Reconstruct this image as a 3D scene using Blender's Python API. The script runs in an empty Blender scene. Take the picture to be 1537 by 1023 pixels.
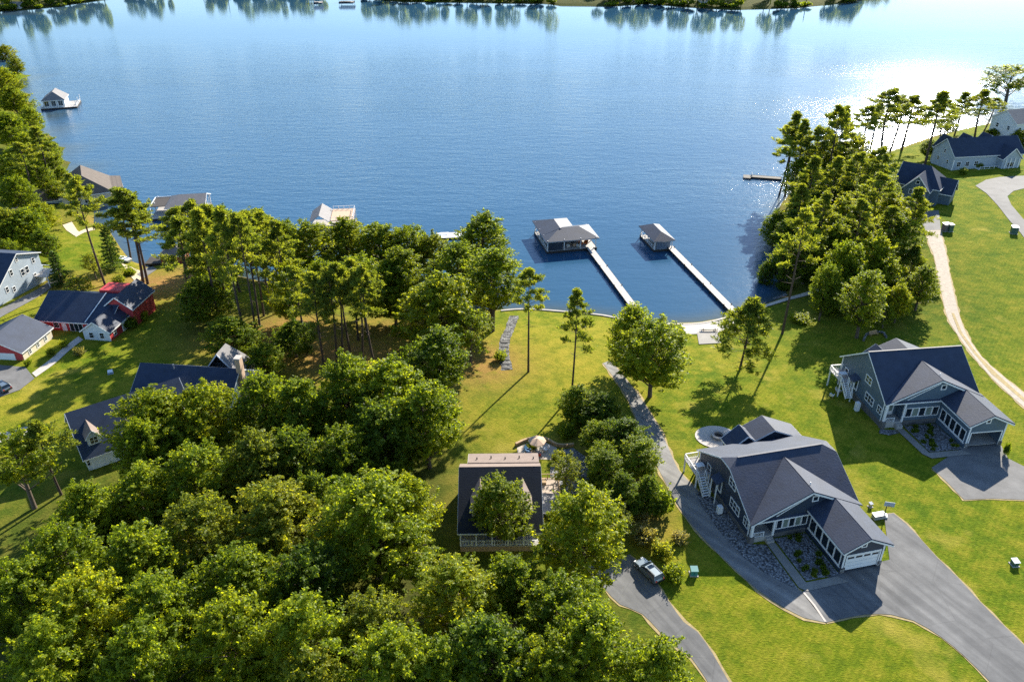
import bpy, math, random
import numpy as np
from mathutils import Vector, Matrix, geometry

R = math.radians
random.seed(7)
rng = np.random.default_rng(11)
SC = bpy.context.scene
COL = SC.collection
HC, FPX, PIT = 86.0, 1195.0, R(29.7)      # camera height over the lake, focal length in photo pixels, pitch
SUN_AZ, SUN_EL = R(27.2), R(27.0)

# ------------------------------------------------------------------ surveying: photo pixel <-> ground
def un(px, py, z=0.0):
    u = 511.5 - py; x = px - 768.5
    d = FPX*math.sin(PIT) - u*math.cos(PIT); f = FPX*math.cos(PIT) + u*math.sin(PIT)
    s = (HC - z)/d
    return (x*s, f*s)

def z_at(py, Y):                           # height of a point at ground distance Y seen at row py
    u = 511.5 - py
    d = FPX*math.sin(PIT) - u*math.cos(PIT); f = FPX*math.cos(PIT) + u*math.sin(PIT)
    return HC - Y*d/f

SHORE = [(-150,70),(-40,95),(30,118),(48,160),(70,200),(95,225),(108,262),(112,275),(140,288),(150,300),(140,318),
 (140,336),(160,341),(180,372),(196,392),(225,402),(240,398),(285,392),(310,400),(340,410),(400,425),(470,440),
 (560,450),(640,455),(700,462),(740,466),(775,464),(830,466),(905,473),(950,482),(1000,485),(1045,484),(1080,478),
 (1105,468),(1150,456),(1180,445),(1185,420),(1175,390),(1165,350),(1170,310),(1195,280),(1240,258),(1300,240),
 (1350,222),(1400,205),(1440,195),(1490,185),(1530,170),(1600,150),(1800,130)]
FAR = [(-400,25),(-100,24),(0,18),(40,15),(80,11),(130,4),(180,-3),(300,-10),(450,-6),(560,-2),(600,3),(700,4),
 (820,6),(840,9),(915,10),(975,6),(1013,10),(1100,15),(1200,12),(1285,3),(1300,-15),(1400,-45),(1600,-60)]
near_w = [un(*p) for p in SHORE]
far_w = [un(*p) for p in FAR]
LAND = np.array(near_w + [(2600, near_w[-1][1]), (2600,-400), (-2600,-400), (-2600, near_w[0][1])])
LAND2 = np.array([(-2600, far_w[0][1])] + far_w + [(2600, far_w[-1][1]), (2600,4200), (-2600,4200)])

def sdist(x, y, poly):
    x = np.atleast_1d(np.asarray(x, float)); y = np.atleast_1d(np.asarray(y, float))
    dmin = np.full(x.shape, 1e18); ins = np.zeros(x.shape, bool)
    n = len(poly)
    for i in range(n):
        ax, ay = poly[i]; bx, by = poly[(i+1) % n]
        ex, ey = bx-ax, by-ay
        t = np.clip(((x-ax)*ex + (y-ay)*ey)/(ex*ex+ey*ey+1e-12), 0, 1)
        dmin = np.minimum(dmin, (x-ax-t*ex)**2 + (y-ay-t*ey)**2)
        c = (ay > y) != (by > y)
        ins ^= c & (x < ex*(y-ay)/(ey if abs(ey) > 1e-12 else 1e-12) + ax)
    return np.where(ins, 1, -1)*np.sqrt(dmin)

def hgt(x, y):
    d = sdist(x, y, LAND)
    land = 0.55*np.clip(d/1.6, 0, 1)**0.7 + 5.7*(1-np.exp(-np.maximum(d, 0)/36.0))
    land = land + 0.10*np.sin(np.asarray(x)*0.11)*np.cos(np.asarray(y)*0.13)*np.clip(d/20, 0, 1)
    z = np.where(d > 0, land, np.maximum(-2.5, d*0.4))
    d2 = sdist(x, y, LAND2)
    z2 = np.where(d2 > 0, 0.6*np.clip(d2/2, 0, 1) + 10*(1-np.exp(-np.maximum(d2, 0)/90.0)), np.maximum(-2.5, d2*0.4))
    return np.maximum(z, z2)

def hz(x, y): return float(hgt(x, y)[0])

def gp(px, py, dz=0.0):                    # photo pixel -> point on the ground
    z = 4.0
    for _ in range(7):
        x, y = un(px, py, z); z = 0.5*z + 0.5*hz(x, y)
    for _ in range(4):
        x, y = un(px, py, z); z = hz(x, y)
    return Vector((x, y, z + dz))

# ------------------------------------------------------------------ materials
MATS = {}
def nt(m):
    m.use_nodes = True
    t = m.node_tree; t.nodes.clear()
    o = t.nodes.new('ShaderNodeOutputMaterial'); return t, o

def N(t, kind, **kw):
    n = t.nodes.new(kind)
    for k, v in kw.items():
        if k in n.inputs: n.inputs[k].default_value = v
        else: setattr(n, k, v)
    return n

def mix_col(t, fac, a, b, mode='MIX'):
    n = t.nodes.new('ShaderNodeMix'); n.data_type = 'RGBA'; n.blend_type = mode
    for s, v in ((0, fac), (6, a), (7, b)):
        if hasattr(v, 'node'): t.links.new(v, n.inputs[s])
        else: n.inputs[s].default_value = v if s == 0 else (*v, 1)[:4]
    return n.outputs[2]

def ramp(t, src, lo, hi):
    n = t.nodes.new('ShaderNodeMapRange'); n.inputs[1].default_value = lo; n.inputs[2].default_value = hi
    t.links.new(src, n.inputs[0]); return n.outputs[0]

def mat(name, col, rough=0.6, var=0.25, scale=1.5, bump=0.0, metal=0.0, lines=None, spec=0.5, col2=None, coat=0.0, paved=None):
    m = bpy.data.materials.new(name); t, o = nt(m); L = t.links
    b = N(t, 'ShaderNodeBsdfPrincipled', Roughness=rough, Metallic=metal)
    b.inputs['Specular IOR Level'].default_value = spec; b.inputs['Coat Weight'].default_value = coat
    tc = N(t, 'ShaderNodeTexCoord')
    n1 = N(t, 'ShaderNodeTexNoise', Scale=scale, Detail=6.0, Roughness=0.65); L.new(tc.outputs['Object'], n1.inputs['Vector'])
    n2 = N(t, 'ShaderNodeTexNoise', Scale=scale*7, Detail=4.0, Roughness=0.7); L.new(tc.outputs['Object'], n2.inputs['Vector'])
    dark = tuple(c*(1-var) for c in col); lite = col2 or tuple(min(1, c*(1+var)) for c in col)
    c = mix_col(t, ramp(t, n1.outputs['Fac'], 0.3, 0.7), dark, lite)
    c = mix_col(t, 0.25*min(1, var*3), c, mix_col(t, ramp(t, n2.outputs['Fac'], 0.3, 0.7), tuple(x*0.5 for x in col), tuple(min(1, x*1.5) for x in col)))
    if paved is not None:                  # wheel streaks along the drive, seams and old patches
        mp = N(t, 'ShaderNodeMapping', vector_type='TEXTURE'); mp.inputs['Rotation'].default_value = (0, 0, R(paved)); mp.inputs['Scale'].default_value = (22, 1.0, 1); L.new(tc.outputs['Object'], mp.inputs[0])
        ns = N(t, 'ShaderNodeTexNoise', Scale=1.0, Detail=3.0); L.new(mp.outputs[0], ns.inputs['Vector'])
        c = mix_col(t, .55, c, mix_col(t, ramp(t, ns.outputs['Fac'], .35, .65), (.62, .62, .64), (1.35, 1.34, 1.32)), 'MULTIPLY')
        vo = N(t, 'ShaderNodeTexVoronoi', Scale=.16, feature='DISTANCE_TO_EDGE'); wv = mix_col(t, .12, tc.outputs['Object'], n2.outputs['Color']); L.new(wv, vo.inputs['Vector'])
        ck = N(t, 'ShaderNodeMath', operation='LESS_THAN'); ck.inputs[1].default_value = .006; L.new(vo.outputs['Distance'], ck.inputs[0])
        cf = N(t, 'ShaderNodeMath', operation='MULTIPLY'); cf.inputs[1].default_value = .22; L.new(ck.outputs[0], cf.inputs[0])
        c = mix_col(t, cf.outputs[0], c, tuple(x*.35 for x in col))
    if lines:                              # courses: (axis index, spacing, darkness)
        sx = N(t, 'ShaderNodeSeparateXYZ'); L.new(tc.outputs['Object'], sx.inputs[0])
        mm = N(t, 'ShaderNodeMath', operation='FRACT'); dv = N(t, 'ShaderNodeMath', operation='DIVIDE'); dv.inputs[1].default_value = lines[1]
        L.new(sx.outputs[lines[0]], dv.inputs[0]); L.new(dv.outputs[0], mm.inputs[0])
        lt = N(t, 'ShaderNodeMath', operation='LESS_THAN'); lt.inputs[1].default_value = 0.22; L.new(mm.outputs[0], lt.inputs[0])
        ml = N(t, 'ShaderNodeMath', operation='MULTIPLY'); ml.inputs[1].default_value = lines[2]; L.new(lt.outputs[0], ml.inputs[0])
        c = mix_col(t, ml.outputs[0], c, tuple(x*0.35 for x in col))
    L.new(c, b.inputs['Base Color'])
    if bump:
        bp = N(t, 'ShaderNodeBump', Strength=bump, Distance=0.05); L.new(n2.outputs['Fac'], bp.inputs['Height']); L.new(bp.outputs[0], b.inputs['Normal'])
    L.new(b.outputs[0], o.inputs[0]); MATS[name] = m
    return m

def leaf_mat(name, dark, mid, lite, trans=0.62):
    m = bpy.data.materials.new(name); t, o = nt(m); L = t.links
    at = N(t, 'ShaderNodeAttribute', attribute_name='tone')
    oi = N(t, 'ShaderNodeObjectInfo')
    a = N(t, 'ShaderNodeMath', operation='MULTIPLY_ADD'); a.inputs[1].default_value = 0.34; L.new(oi.outputs['Random'], a.inputs[0])
    s = N(t, 'ShaderNodeMath', operation='SUBTRACT'); s.inputs[1].default_value = 0.17; L.new(at.outputs['Fac'], s.inputs[0]); L.new(s.outputs[0], a.inputs[2])
    cr = N(t, 'ShaderNodeValToRGB'); L.new(a.outputs[0], cr.inputs[0])
    e = cr.color_ramp.elements
    e[0].position = 0.12; e[0].color = (*dark, 1); e[1].position = 0.88; e[1].color = (*lite, 1)
    k = e.new(0.5); k.color = (*mid, 1)
    p = N(t, 'ShaderNodeBsdfPrincipled', Roughness=0.5); p.inputs['Specular IOR Level'].default_value = 0.22
    L.new(cr.outputs[0], p.inputs['Base Color'])
    tr = N(t, 'ShaderNodeBsdfTranslucent')
    L.new(mix_col(t, 1.0, cr.outputs[0], (2.5, 2.1, 0.6), 'MULTIPLY'), tr.inputs['Color'])
    mx = N(t, 'ShaderNodeMixShader'); mx.inputs[0].default_value = trans
    L.new(p.outputs[0], mx.inputs[1]); L.new(tr.outputs[0], mx.inputs[2]); L.new(mx.outputs[0], o.inputs[0])
    MATS[name] = m; return m

leaf_mat('leaf_green', (.085,.132,.011), (.158,.226,.019), (.230,.285,.026))
leaf_mat('leaf_bright', (.110,.158,.011), (.195,.255,.019), (.275,.310,.028))
leaf_mat('leaf_deep', (.056,.105,.013), (.110,.172,.018), (.170,.225,.025))
leaf_mat('leaf_olive', (.105,.142,.018), (.178,.228,.028), (.250,.280,.040))
leaf_mat('needle_green', (.085,.125,.026), (.145,.192,.036), (.210,.250,.046), 0.55)
leaf_mat('needle_dark', (.030,.072,.022), (.066,.120,.028), (.110,.170,.040), 0.45)
leaf_mat('leaf_silver', (.12,.14,.06), (.20,.21,.09), (.29,.28,.14))
mat('bark', (.10,.075,.055), .9, .4, 3, .5)
mat('pine_bark', (.075,.050,.036), .9, .45, 3, .5)
mat('shingle', (.030,.043,.075), .65, .3, .5, .4, lines=(2,.14,.35), spec=.4)
mat('shingle_dark', (.018,.022,.030), .8, .25, .8, .4, lines=(2,.16,.3), spec=.2)
mat('shingle_blue', (.034,.05,.085), .8, .2, .8, .3, lines=(2,.18,.3), spec=.2)
mat('shingle_tan', (.20,.15,.125), .85, .18, 1.2, .3, lines=(2,.16,.25))
mat('shingle_brown', (.135,.112,.095), .85, .18, .9, .3, lines=(2,.18,.3), spec=.2)
mat('shingle_grey', (.20,.19,.19), .8, .18, .9, .3, lines=(2,.18,.25))
mat('navy_siding', (.030,.046,.072), .55, .12, .6, lines=(2,.18,.4))
mat('slate_siding', (.085,.13,.175), .6, .1, .6, lines=(2,.18,.35))
mat('grey_siding', (.36,.42,.48), .6, .1, .6, lines=(2,.2,.25))
mat('red_siding', (.46,.045,.05), .6, .15, .6, lines=(2,.2,.3))
mat('cream_siding', (.62,.55,.42), .7, .12, .6, lines=(2,.2,.25))
mat('white_paint', (.78,.78,.77), .5, .06, 1)
mat('white_wall', (.62,.66,.70), .6, .08, .7, lines=(2,.2,.2))
mat('blue_grey_paint', (.16,.21,.28), .6, .12, .8, lines=(2,.2,.25))
mat('foundation', (.12,.115,.11), .9, .3, 1.5, .5)
mat('brick', (.30,.075,.045), .85, .25, 2, .3, lines=(2,.16,.3))
mat('glass', (.012,.02,.03), .04, .3, .4, spec=.8)
mat('lit_glass', (.20,.24,.20), .06, .5, .8, spec=.8)
mat('asphalt', (.115,.117,.12), .85, .25, .16, .3, col2=(.18,.178,.175), spec=.3, paved=-62)
mat('lane_grey', (.19,.185,.175), .9, .2, .25, .3, col2=(.27,.26,.245), spec=.3, paved=-48)
mat('asphalt_old', (.14,.138,.136), .85, .2, .3, .3, col2=(.20,.195,.19), spec=.3)
mat('concrete', (.36,.34,.31), .85, .14, .7, .2)
mat('walk_concrete', (.24,.225,.20), .85, .14, .7, .2)
mat('pale_concrete', (.48,.43,.38), .85, .12, .7, .2)
mat('stone_bed', (.27,.27,.27), .9, .6, 2.6, 1.0, col2=(.42,.42,.42))
mat('river_rock', (.17,.165,.155), .9, .6, 1.6, 1.0, col2=(.34,.33,.31))
mat('gravel', (.42,.36,.29), .95, .25, 1.2, .5)
mat('verge', (.34,.26,.12), .95, .35, 1.4, .4)
mat('sand', (.55,.44,.30), .95, .15, .8, .2)
mat('deck_wood', (.40,.31,.24), .75, .2, 1.5, .2, lines=(0,.3,.25))
mat('grey_deck', (.42,.39,.36), .75, .18, 1.2, .2, lines=(1,.5,.3))
mat('dark_wood', (.045,.036,.03), .8, .3, 1.5, .2)
mat('timber', (.38,.25,.13), .8, .25, 2, .2)
mat('metal_grey', (.45,.46,.48), .35, .1, 2, metal=.7)
mat('black', (.015,.015,.017), .5, .2, 2)
mat('rubber', (.02,.02,.02), .8, .2, 4)
mat('car_silver', (.20,.24,.26), .3, .04, 1, metal=.5, coat=1.0)
mat('teal', (.03,.20,.20), .5, .1, 2)
mat('box_green', (.04,.10,.08), .5, .1, 2)
mat('red', (.45,.03,.02), .6, .2, 2)
mat('blue', (.08,.22,.42), .6, .2, 2)
mat('orange', (.55,.13,.02), .6, .2, 2)
mat('tan_fabric', (.55,.38,.26), .9, .1, 2)
mat('lamp', (.7,.08,.05), .3, .1, 2)

def mat_rocks(name, lo, hi, size):
    m = bpy.data.materials.new(name); t, o = nt(m); L = t.links
    tc = N(t, 'ShaderNodeTexCoord'); v = N(t, 'ShaderNodeTexVoronoi', Scale=1/size); L.new(tc.outputs['Object'], v.inputs['Vector'])
    bw = N(t, 'ShaderNodeSeparateColor'); L.new(v.outputs['Color'], bw.inputs[0])
    c = mix_col(t, ramp(t, bw.outputs[0], 0, 1), lo, hi)
    c = mix_col(t, ramp(t, v.outputs['Distance'], .35, .75), c, tuple(x*.3 for x in lo))
    b = N(t, 'ShaderNodeBsdfPrincipled', Roughness=.9); L.new(c, b.inputs['Base Color'])
    bp = N(t, 'ShaderNodeBump', Strength=1.0, Distance=.15); bp.invert = True; L.new(v.outputs['Distance'], bp.inputs['Height']); L.new(bp.outputs[0], b.inputs['Normal'])
    L.new(b.outputs[0], o.inputs[0]); MATS[name] = m
mat_rocks('stone_bed', (.16,.16,.165), (.36,.36,.38), .27)
mat_rocks('swale_rock', (.05,.05,.052), (.27,.27,.26), .5)
mat_rocks('river_rock', (.14,.14,.145), (.33,.33,.33), .3)

def mat_grass():
    m = bpy.data.materials.new('grass'); t, o = nt(m); L = t.links
    tc = N(t, 'ShaderNodeTexCoord'); P = tc.outputs['Object']
    def noise(sc, det=5, ro=.6, stretch=None):
        n = N(t, 'ShaderNodeTexNoise', Scale=sc, Detail=float(det), Roughness=ro)
        if stretch:
            mp = N(t, 'ShaderNodeMapping'); mp.inputs['Scale'].default_value = stretch; mp.inputs['Rotation'].default_value = (0, 0, R(-35)); L.new(P, mp.inputs[0]); L.new(mp.outputs[0], n.inputs['Vector'])
        else: L.new(P, n.inputs['Vector'])
        return n.outputs['Fac']
    big, mid, fine = noise(.045, 6, .7), noise(.32, 6, .75), noise(2.2, 6, .75, (1, 2.2, 1))
    c = mix_col(t, ramp(t, big, .35, .65), (.088,.150,.008), (.165,.195,.010))
    c = mix_col(t, ramp(t, mid, .45, .68), c, (.25,.235,.022))
    c = mix_col(t, ramp(t, mid, .48, .22), c, (.060,.110,.008))
    f2 = mix_col(t, ramp(t, fine, .3, .72), (.35,.42,.35), (1.5,1.42,1.5))
    c = mix_col(t, .62, c, f2, 'MULTIPLY')
    c = mix_col(t, ramp(t, noise(3.6, 3, .5, (1, 3, 1)), .70, .80), c, (.34,.29,.10))
    wv = N(t, 'ShaderNodeTexWave', Scale=.42, Distortion=3.0, Detail=2.0); wv.inputs['Detail Scale'].default_value = .3
    mp = N(t, 'ShaderNodeMapping'); mp.inputs['Rotation'].default_value = (0, 0, R(38)); L.new(P, mp.inputs[0]); L.new(mp.outputs[0], wv.inputs['Vector'])
    c = mix_col(t, .5, c, mix_col(t, wv.outputs['Fac'], (.84, .88, .8), (1.14, 1.1, 1.14)), 'MULTIPLY')
    c = mix_col(t, ramp(t, noise(.11, 4, .6), .60, .74), c, (.30,.26,.04))
    dry = N(t, 'ShaderNodeAttribute', attribute_name='dry')
    dn = N(t, 'ShaderNodeMath', operation='MULTIPLY'); L.new(dry.outputs['Fac'], dn.inputs[0]); L.new(ramp(t, mid, .25, .65), dn.inputs[1])
    c = mix_col(t, dn.outputs[0], c, (.36,.29,.035))
    st = N(t, 'ShaderNodeAttribute', attribute_name='straw')
    sn = N(t, 'ShaderNodeMath', operation='MULTIPLY'); L.new(st.outputs['Fac'], sn.inputs[0]); L.new(ramp(t, noise(.5, 6, .7), .25, .5), sn.inputs[1])
    c = mix_col(t, sn.outputs[0], c, mix_col(t, ramp(t, fine, .3, .7), (.24,.125,.04), (.38,.22,.075)))
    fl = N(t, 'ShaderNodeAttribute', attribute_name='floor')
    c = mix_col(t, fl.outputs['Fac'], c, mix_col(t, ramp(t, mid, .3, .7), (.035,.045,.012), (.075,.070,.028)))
    b = N(t, 'ShaderNodeBsdfPrincipled', Roughness=.95); b.inputs['Specular IOR Level'].default_value = .04
    L.new(c, b.inputs['Base Color'])
    ad = N(t, 'ShaderNodeMath', operation='ADD'); L.new(fine, ad.inputs[0]); L.new(mid, ad.inputs[1])
    bp = N(t, 'ShaderNodeBump', Strength=.8, Distance=.25); L.new(ad.outputs[0], bp.inputs['Height']); L.new(bp.outputs[0], b.inputs['Normal'])
    L.new(b.outputs[0], o.inputs[0]); MATS['grass'] = m
mat_grass()

def mat_water():
    m = bpy.data.materials.new('lake_water'); t, o = nt(m); L = t.links
    tc = N(t, 'ShaderNodeTexCoord'); P = tc.outputs['Object']
    def noise(sc, stretch, rot, det=3., ro=.5):
        n = N(t, 'ShaderNodeTexNoise', Scale=sc, Detail=det, Roughness=ro)
        mp = N(t, 'ShaderNodeMapping'); mp.inputs['Scale'].default_value = stretch; mp.inputs['Rotation'].default_value = (0, 0, R(rot))
        L.new(P, mp.inputs[0]); L.new(mp.outputs[0], n.inputs['Vector']); return n.outputs['Fac']
    wave = noise(.30, (.32, 1, 1), 8); chop = noise(.75, (.55, 1, 1), -14, 5., .6); rip = noise(2.6, (.7, 1, 1), 20, 3.)
    patch = noise(.011, (.5, 1, 1), 20, 3.)
    sx = N(t, 'ShaderNodeSeparateXYZ'); L.new(P, sx.inputs[0])
    lee = ramp(t, sx.outputs[1], 560, 430)            # calm water in the lee of the far woods
    near = ramp(t, sx.outputs[1], 165, 260)           # and in the sheltered bay
    g = N(t, 'ShaderNodeMath', operation='MULTIPLY_ADD'); L.new(lee, g.inputs[0]); g.inputs[1].default_value = .86; g.inputs[2].default_value = .14
    g2 = N(t, 'ShaderNodeMath', operation='MULTIPLY_ADD'); L.new(near, g2.inputs[0]); g2.inputs[1].default_value = .6; g2.inputs[2].default_value = .4
    g3 = N(t, 'ShaderNodeMath', operation='MULTIPLY'); L.new(g.outputs[0], g3.inputs[0]); L.new(g2.outputs[0], g3.inputs[1])
    g4 = N(t, 'ShaderNodeMath', operation='MULTIPLY'); L.new(g3.outputs[0], g4.inputs[0]); L.new(ramp(t, patch, .05, .75), g4.inputs[1])
    def add(a, b, ka, kb):
        x = N(t, 'ShaderNodeMath', operation='MULTIPLY'); L.new(a, x.inputs[0]); x.inputs[1].default_value = ka
        y = N(t, 'ShaderNodeMath', operation='MULTIPLY_ADD'); L.new(b, y.inputs[0]); y.inputs[1].default_value = kb; L.new(x.outputs[0], y.inputs[2]); return y.outputs[0]
    h = add(add(wave, chop, .42, .36), rip, 1.0, .11)
    hm = N(t, 'ShaderNodeMath', operation='MULTIPLY'); L.new(h, hm.inputs[0]); L.new(g4.outputs[0], hm.inputs[1])
    bp = N(t, 'ShaderNodeBump', Strength=1.0, Distance=.56); L.new(hm.outputs[0], bp.inputs['Height'])
    b = N(t, 'ShaderNodeBsdfPrincipled', Roughness=.11, IOR=1.333)
    rg = N(t, 'ShaderNodeMath', operation='MULTIPLY_ADD'); L.new(g.outputs[0], rg.inputs[0]); rg.inputs[1].default_value = .085; rg.inputs[2].default_value = .04; L.new(rg.outputs[0], b.inputs['Roughness'])
    sh = N(t, 'ShaderNodeAttribute', attribute_name='shallow')
    c = mix_col(t, ramp(t, patch, .3, .7), (.024,.078,.145), (.030,.092,.168))
    c = mix_col(t, sh.outputs['Fac'], c, (.075,.085,.060))
    L.new(c, b.inputs['Base Color']); L.new(bp.outputs[0], b.inputs['Normal'])
    L.new(b.outputs[0], o.inputs[0]); MATS['water'] = m
mat_water()

# ------------------------------------------------------------------ mesh building
class MB:
    def __init__(s): s.v = []; s.f = []
    def add(s, vs, fs):
        k = len(s.v); s.v += [tuple(v) for v in vs]; s.f += [tuple(i+k for i in f) for f in fs]; return s
    def box(s, x0, x1, y0, y1, z0, z1):
        return s.add([(x0,y0,z0),(x1,y0,z0),(x1,y1,z0),(x0,y1,z0),(x0,y0,z1),(x1,y0,z1),(x1,y1,z1),(x0,y1,z1)],
                     [(0,3,2,1),(4,5,6,7),(0,1,5,4),(1,2,6,5),(2,3,7,6),(3,0,4,7)])
    def slab(s, pts, t):                   # polygon given by its top face, thickness t along its normal downwards
        P = [Vector(p) for p in pts]; n = Vector((0,0,0))
        for i in range(len(P)): n += P[i].cross(P[(i+1) % len(P)])
        n.normalize(); k = len(P)
        return s.add(P + [p - n*t for p in P], [tuple(range(k)), tuple(range(2*k-1, k-1, -1))] + [(i, i+k, (i+1) % k + k, (i+1) % k) for i in range(k)])
    def prism(s, pts, d):                  # polygon swept along vector d
        P = [Vector(p) for p in pts]; d = Vector(d); k = len(P)
        return s.add(P + [p + d for p in P], [tuple(range(k-1, -1, -1)), tuple(range(k, 2*k))] + [(i, (i+1) % k, (i+1) % k + k, i+k) for i in range(k)])
    def beam(s, a, b, w, h):
        a, b = Vector(a), Vector(b); d = (b-a).normalized()
        up = Vector((0,0,1)) if abs(d.z) < .98 else Vector((0,1,0))
        r = d.cross(up).normalized()*(w/2); u = r.cross(d).normalized()*(h/2)
        q = [a-r-u, a+r-u, a+r+u, a-r+u, b-r-u, b+r-u, b+r+u, b-r+u]
        return s.add(q, [(0,1,2,3),(7,6,5,4),(0,4,5,1),(1,5,6,2),(2,6,7,3),(3,7,4,0)])
    def tube(s, path, rad, n=6):
        P = [Vector(p) for p in path]; vs = []; fs = []
        for i, p in enumerate(P):
            d = (P[min(i+1, len(P)-1)] - P[max(i-1, 0)]).normalized()
            a = d.orthogonal().normalized() if i == 0 else (a - d*a.dot(d)).normalized()
            b = d.cross(a); r = rad[i] if hasattr(rad, '__len__') else rad
            for j in range(n):
                w = 2*math.pi*j/n; vs.append(p + a*(r*math.cos(w)) + b*(r*math.sin(w)))
        for i in range(len(P)-1):
            for j in range(n): fs.append((i*n+j, i*n+(j+1) % n, (i+1)*n+(j+1) % n, (i+1)*n+j))
        fs += [tuple(range(n-1, -1, -1)), tuple(range((len(P)-1)*n, len(P)*n))]
        return s.add(vs, fs)
    def cyl(s, x, y, z0, z1, r0, r1=None, n=16): return s.tube([(x,y,z0),(x,y,z1)], [r0, r0 if r1 is None else r1], n)
    def build(s, name, m, parent=None, smooth=False):
        me = bpy.data.meshes.new(name); me.from_pydata(s.v, [], s.f); me.update()
        if smooth: me.shade_smooth()
        me.materials.append(MATS[m]); o = bpy.data.objects.new(name, me); COL.objects.link(o)
        if parent: o.parent = parent
        return o

def tag(o, label=None, cat=None, group=None, kind=None):
    for k, v in (('label', label), ('category', cat), ('group', group), ('kind', kind)):
        if v: o[k] = v
    return o

def thing(name, label, cat, loc=(0,0,0), rz=0.0, group=None):
    o = bpy.data.objects.new(name, None); COL.objects.link(o)
    o.location = loc; o.rotation_euler = (0,0,rz); o.empty_display_size = .3
    return tag(o, label, cat, group)

def np_mesh(name, V, faces, m, attrs=None, smooth=False):
    me = bpy.data.meshes.new(name); F = np.asarray(faces, np.int32); k = F.shape[1]
    me.vertices.add(len(V)); me.vertices.foreach_set('co', np.asarray(V, np.float32).ravel())
    me.loops.add(F.size); me.loops.foreach_set('vertex_index', F.ravel())
    me.polygons.add(len(F)); me.polygons.foreach_set('loop_start', np.arange(0, F.size, k, dtype=np.int32))
    me.polygons.foreach_set('loop_total', np.full(len(F), k, np.int32))
    me.update(calc_edges=True); me.validate()
    for an, av in (attrs or {}).items():
        a = me.attributes.new(an, 'FLOAT', 'POINT'); a.data.foreach_set('value', np.asarray(av, np.float32))
    me.materials.append(MATS[m])
    if smooth: me.shade_smooth()
    return me

def smooth_line(pts, step=1.0, closed=False):
    P = [Vector(p[:2]) for p in pts]; out = []; n = len(P)
    for i in range(n if closed else n-1):
        p0, p1, p2, p3 = (P[(i+k) % n] if closed else P[min(max(i+k, 0), n-1)] for k in (-1, 0, 1, 2))
        m = max(1, int((p2-p1).length/step))
        for j in range(m):
            s = j/m
            out.append(.5*((2*p1) + (p2-p0)*s + (2*p0-5*p1+4*p2-p3)*s*s + (3*p1-p0-3*p2+p3)*s**3))
    if not closed: out.append(P[-1])
    return out

def drape(name, poly, m, dz, kind='structure', step=1.5, thick=None):     # sheet over the ground inside a world-space outline
    P = [Vector(p[:2]) for p in poly]; out = []
    for i, a in enumerate(P):
        b = P[(i+1) % len(P)]; k = max(1, int((b-a).length/step))
        out += [a + (b-a)*(j/k) for j in range(k)]
    n = len(out); A = np.array([tuple(p) for p in out])
    xs = np.arange(A[:,0].min(), A[:,0].max(), step); ys = np.arange(A[:,1].min(), A[:,1].max(), step)
    gx, gy = np.meshgrid(xs, ys); gx, gy = gx.ravel(), gy.ravel()
    keep = sdist(gx, gy, A) > step*.35
    pts = out + [Vector((x, y)) for x, y in zip(gx[keep], gy[keep])]
    r = geometry.delaunay_2d_cdt(pts, [], [list(range(n))], 1, 1e-4)
    V = np.array([(p.x, p.y) for p in r[0]]); Z = hgt(V[:,0], V[:,1]) + dz
    mb = MB(); mb.v = [(x, y, z) for (x, y), z in zip(V, Z)]
    for f in r[2]:
        a, b, c = (Vector(mb.v[i]) for i in f[:3])
        mb.f.append(tuple(f) if (b-a).cross(c-a).z > 0 else tuple(reversed(f)))
    o = mb.build(name, m)
    return tag(o, kind=kind)

def gpoly(px): return [tuple(gp(*p))[:2] for p in px]

def ribbon_poly(line, w):
    L = [Vector(p[:2]) for p in line]; a, b = [], []
    for i, p in enumerate(L):
        d = (L[min(i+1, len(L)-1)] - L[max(i-1, 0)]).normalized(); n = Vector((-d.y, d.x))
        ww = w[min(i, len(w)-1)] if hasattr(w, '__len__') else w
        a.append(p + n*ww/2); b.append(p - n*ww/2)
    return a + b[::-1]

def strip(name, line, w, m, dz, kind='structure', wob=0.0):   # ribbon that follows the ground
    L = [Vector(p[:2]) for p in line]; V = []; F = []
    for i, p in enumerate(L):
        d = (L[min(i+1, len(L)-1)] - L[max(i-1, 0)]).normalized(); n = Vector((-d.y, d.x))
        for s in (-1, -.33, .33, 1):
            q = p + n*(s*(w/2 + wob*random.uniform(-1, 1)))
            V.append((q.x, q.y, hz(q.x, q.y) + dz))
        if i: F += [(4*i-4+k, 4*i+k, 4*i+k+1, 4*i-3+k) for k in range(3)]
    mb = MB(); mb.v = V; mb.f = [tuple(reversed(f)) for f in F]
    a, b, c = (Vector(V[j]) for j in mb.f[0][:3])
    if (b-a).cross(c-a).z < 0: mb.f = F
    return tag(mb.build(name, m), kind=kind)

# ------------------------------------------------------------------ trees
def unit(n):
    v = rng.normal(size=(n, 3)); return v/np.linalg.norm(v, axis=1, keepdims=True)

def leaves(P, Nrm, L, W):                  # rhombic leaf clusters at points P facing Nrm
    n = len(P); r = unit(n)
    a = np.cross(Nrm, r); a /= np.linalg.norm(a, axis=1, keepdims=True) + 1e-9
    b = np.cross(Nrm, a); L = L[:, None]; W = W[:, None]
    bend = Nrm*(L*.12)
    V = np.stack([P - a*L/2 - bend, P + b*W/2, P + a*L/2 - bend, P - b*W/2], 1).reshape(-1, 3)
    return V, np.arange(4*n).reshape(n, 4)

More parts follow.
